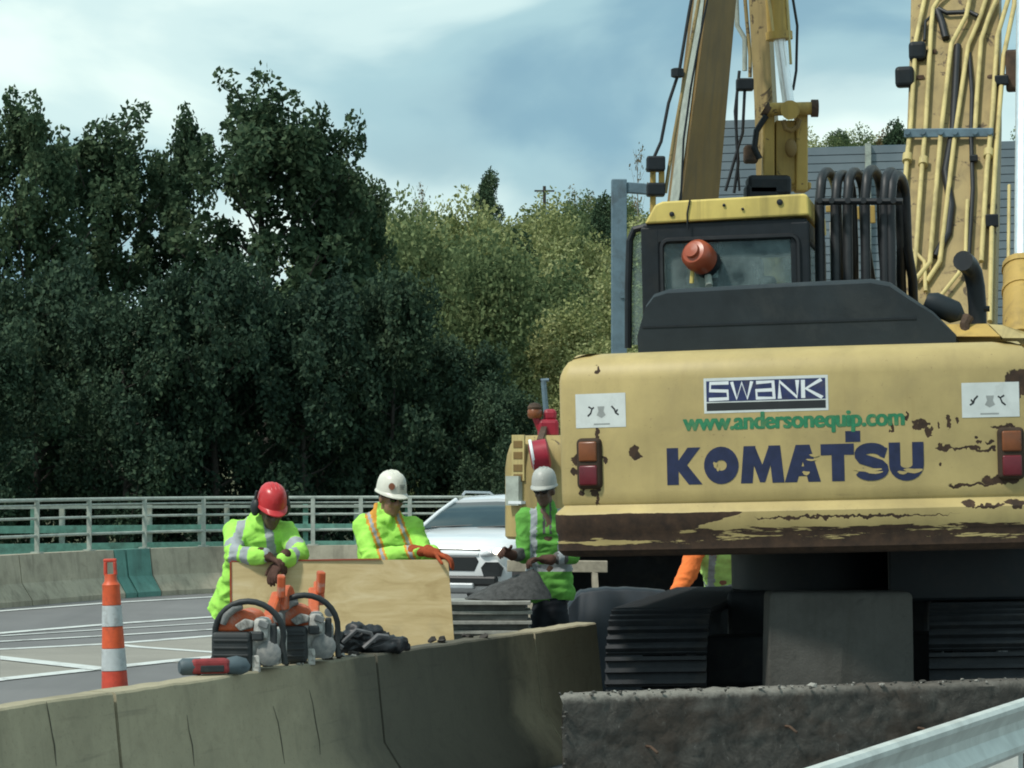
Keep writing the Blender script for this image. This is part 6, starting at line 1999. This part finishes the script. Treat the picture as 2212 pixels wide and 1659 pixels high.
# ------------------------------------------------------------------ plate stack, heap, tarp, plank behind the barrier
stq = P(1056, 1295, 22.4)
stack = thing('plate_stack', (stq.x, 22.6, 0), 'stack of flat steel plates beside the plywood behind the barrier', 'stack')
z = 0.02
k = 0
while z < 0.80:
    h_ = 0.045 if k % 2 else 0.028
    MB().box((-0.18 + rng.uniform(-0.015, 0.015), 22.75 + rng.uniform(-0.02, 0.02), z + h_ / 2), (0.66 if k % 2 == 0 else 0.60, 0.55 if k % 2 == 0 else 0.46, h_), (0, 0, R(rng.uniform(-1.5, 1.5)))).build('plate', 'plate_pale' if k % 2 == 0 else 'plate_steel', stack, bevel=0.004)
    z += h_ + 0.0015
    k += 1
hz0 = z
b = MB()
nr, na = 9, 26
rows = []
cx_, cy_ = -0.03, 22.82
for i in range(nr):
    t_ = i / (nr - 1)
    rg = []
    for j in range(na):
        a = 2 * math.pi * j / na
        r_ = 0.40 * (1 - t_) ** 0.9 * (1 + 0.06 * mnoise.noise(Vector((math.cos(a) * 2, math.sin(a) * 2, t_ * 3))))
        rg.append(Vector((cx_ + r_ * math.cos(a) * 0.86 + 0.20 * t_, cy_ + r_ * math.sin(a) * 0.6, hz0 + 0.005 + 0.23 * t_ ** 0.9 + 0.012 * mnoise.noise(Vector((math.cos(a) * 6, math.sin(a) * 6, t_ * 9))))))
    rows.append(rg)
b.loft(rows)
heap = tag(b.build('gravel_heap', 'gravel', smooth=60), 'heap of dark grey grit on the plate stack in front of the white car', 'heap')

tarp = thing('tarpaulin', (1.0, 21.8, 0), 'dark blue sheet draped behind the barrier under the counterweight', 'tarpaulin')
rows = []
for i in range(24):
    t_ = i / 23
    x_ = 0.46 + 0.80 * t_
    top = 0.83 + 0.03 * math.sin(t_ * 3) + 0.012 * mnoise.noise(Vector((t_ * 9, 0, 0)))
    if t_ < 0.12:
        top -= (0.12 - t_) * 0.9
    fr_ = [(23.6, top - 0.02), (23.62, top), (24.05, top), (24.07, top - 0.02)]
    rg = [Vector((x_, 23.55 + 0.05 * mnoise.noise(Vector((x_ * 6, 0, 0))), 0.01)), Vector((x_, 23.56 + 0.03 * mnoise.noise(Vector((x_ * 8, 3, 0))), 0.45))] + [Vector((x_, y_, z_)) for y_, z_ in fr_] + [Vector((x_, 24.1, 0.01))]
    rows.append(rg)
MB().loft(rows).build('sheet', 'tarp_blue', tarp, smooth=45)

pk0, pk1 = P(1190, 1222, 26.5), P(1312, 1224, 26.5)
plank = MB().bar((pk0.x - 0.4, pk0.y, pk0.z), pk1, 0.12, 0.105)
tr_ = thing('trestle', ((pk0.x + pk1.x) / 2, 26.5, 0), 'pale timber beam on trestle legs behind the worker in the green vest', 'trestle')
plank.build('beam', 'timber_pale', tr_, bevel=0.006)
for x_ in (pk0.x - 0.2, pk1.x - 0.12):
    for s in (-1, 1):
        MB().bar((x_, 26.5 + 0.03 * s, pk0.z - 0.05), (x_ + 0.05, 26.5 + 0.3 * s, 0.0), 0.05).build('leg', 'timber_pale', tr_)

# ------------------------------------------------------------------ white car on the far lane
car = thing('car', (-0.80, 37.0, 0.0), 'white crossover car with lit headlamps coming towards the camera behind the plywood', 'car', (0, 0, R(-19)))
def sect(y, hw, z0, zs, zt, crown=0.03):
    """closed ring of the lower body at distance y from the nose"""
    return [Vector((-hw * 0.86, y, z0)), Vector((hw * 0.86, y, z0)), Vector((hw * 0.97, y, z0 + 0.10)), Vector((hw, y, (z0 + zs) / 2)), Vector((hw * 0.985, y, zs)), Vector((hw * 0.90, y, zt - 0.02)), Vector((hw * 0.6, y, zt + crown * 0.6)), Vector((0, y, zt + crown)),
            Vector((-hw * 0.6, y, zt + crown * 0.6)), Vector((-hw * 0.90, y, zt - 0.02)), Vector((-hw * 0.985, y, zs)), Vector((-hw, y, (z0 + zs) / 2)), Vector((-hw * 0.97, y, z0 + 0.10))]
rings = [sect(0.0, 0.62, 0.42, 0.66, 0.76, 0.02), sect(0.05, 0.74, 0.34, 0.76, 0.87, 0.02), sect(0.16, 0.82, 0.28, 0.82, 0.93, 0.025), sect(0.35, 0.865, 0.25, 0.86, 0.965), sect(0.7, 0.885, 0.24, 0.90, 1.01), sect(1.15, 0.89, 0.24, 0.95, 1.07),
         sect(2.2, 0.89, 0.24, 0.97, 1.08, 0.0), sect(3.5, 0.885, 0.25, 0.98, 1.09, 0.0), sect(4.0, 0.84, 0.30, 0.96, 1.05, 0.0), sect(4.2, 0.74, 0.42, 0.85, 0.95, 0.0)]
L_ = dict(space='local')
body = MB().loft(rings).build('body', 'car_white', car, smooth=45, **L_)
gh = []
for y, hw, zb_, hr2, zt in ((1.10, 0.80, 1.06, 0.79, 1.075), (1.50, 0.80, 1.06, 0.69, 1.27), (1.95, 0.80, 1.06, 0.60, 1.435), (2.4, 0.80, 1.06, 0.59, 1.465), (3.2, 0.80, 1.06, 0.58, 1.45), (3.75, 0.78, 1.06, 0.55, 1.36), (4.12, 0.72, 1.02, 0.66, 1.05)):
    gh.append([Vector((-hw, y, zb_)), Vector((hw, y, zb_)), Vector((hr2, y, zt)), Vector((0, y, zt + 0.02)), Vector((-hr2, y, zt))])
cabin = MB().loft(gh).build('cabin_glass', 'car_glass', car, smooth=30, **L_)
rf = []
for y, hw, z in ((1.86, 0.60, 1.425), (1.98, 0.605, 1.455), (2.4, 0.60, 1.48), (3.2, 0.59, 1.465), (3.8, 0.56, 1.37)):
    rf.append([Vector((-hw, y, z - 0.02)), Vector((-hw * 0.85, y, z + 0.018)), Vector((0, y, z + 0.038)), Vector((hw * 0.85, y, z + 0.018)), Vector((hw, y, z - 0.02))])
MB().loft(rf, closed=True, caps=True).build('roof', 'car_white', car, smooth=40, **L_)
for s in (-1, 1):
    MB().tube([(s * 0.815, 1.08, 1.06), (s * 0.715, 1.50, 1.265), (s * 0.615, 1.93, 1.44)], 0.032, 8).build('pillar', 'car_white', car, smooth=50, **L_)
    MB().tube([(s * 0.60, 2.15, 1.50), (s * 0.60, 2.25, 1.545), (s * 0.585, 3.2, 1.53), (s * 0.575, 3.35, 1.48)], 0.018, 6).build('roof_rail', 'car_silver', car, **L_)
    mr_ = MB().ell((s * 0.985, 1.32, 1.10), (0.10, 0.06, 0.065)).build('mirror', 'car_white', car, smooth=60, **L_)
    MB().ell((s * 0.60, 0.055, 0.80), (0.20, 0.09, 0.055), (0, R(-12 * s), R(20 * s))).build('headlamp', 'lamp_glass', car, smooth=60, **L_)
    MB().ell((s * 0.66, -0.015, 0.81), (0.062, 0.05, 0.042), (0, R(-12 * s), R(20 * s))).build('lamp_bulb', 'lamp_lit', car, smooth=60, **L_)
    pk = [(0.44, 0.60), (0.50, 0.67), (0.66, 0.67), (0.72, 0.60), (0.69, 0.49), (0.48, 0.48)]
    MB().prism([(s * a, -0.035 + 0.28 * max(0, a - 0.6), b) for a, b in pk], (0, 0.06, 0)).build('fog_lamp_pocket', 'car_black', car, **L_)
    for yw in (0.78, 3.35):
        w_ = MB().lathe([(0.20, -0.10), (0.315, -0.09), (0.33, -0.05), (0.33, 0.05), (0.315, 0.09), (0.20, 0.10)], 24, Matrix.Translation((s * 0.80, yw, 0.33)) @ Matrix.Rotation(R(90), 4, 'Y')).build('wheel', 'rubber', car, smooth=40, **L_)
        MB().lathe([(0.20, -0.105), (0.20, 0.105), (0.0, 0.10)], 16, Matrix.Translation((s * 0.80, yw, 0.33)) @ Matrix.Rotation(R(90), 4, 'Y')).build('rim', 'car_silver', w_, **L_)
gr_ = [(-0.36, 0.74), (0.36, 0.74), (0.40, 0.68), (0.34, 0.555), (-0.34, 0.555), (-0.40, 0.68)]
MB().prism([(a, -0.012, b) for a, b in gr_], (0, 0.06, 0)).build('lower_grille', 'car_black', car, bevel=0.01, **L_)
MB().prism([(a, -0.003 + 0.05 * abs(a), b) for a, b in ((-0.42, 0.835), (0.42, 0.835), (0.40, 0.795), (-0.40, 0.795))], (0, 0.08, 0)).build('upper_grille', 'car_black', car, **L_)
MB().bar((-0.40, 0.0, 0.77), (0.40, 0.0, 0.77), 0.04, 0.035).build('grille_bar', 'car_white', car, bevel=0.008, **L_)
MB().box((0, 0.02, 0.43), (1.30, 0.12, 0.13)).build('bumper_lower', 'car_black', car, bevel=0.03, **L_)
MB().box((0, -0.015, 0.365), (0.70, 0.10, 0.08)).build('skid_plate', 'car_silver', car, bevel=0.02, **L_)
for k, a in enumerate((-0.35, 0.3)):
    MB().tube([(a - 0.3, 1.07, 1.09), (a + 0.25, 1.16, 1.115)], 0.008, 5).build('wiper', 'car_black', car, **L_)
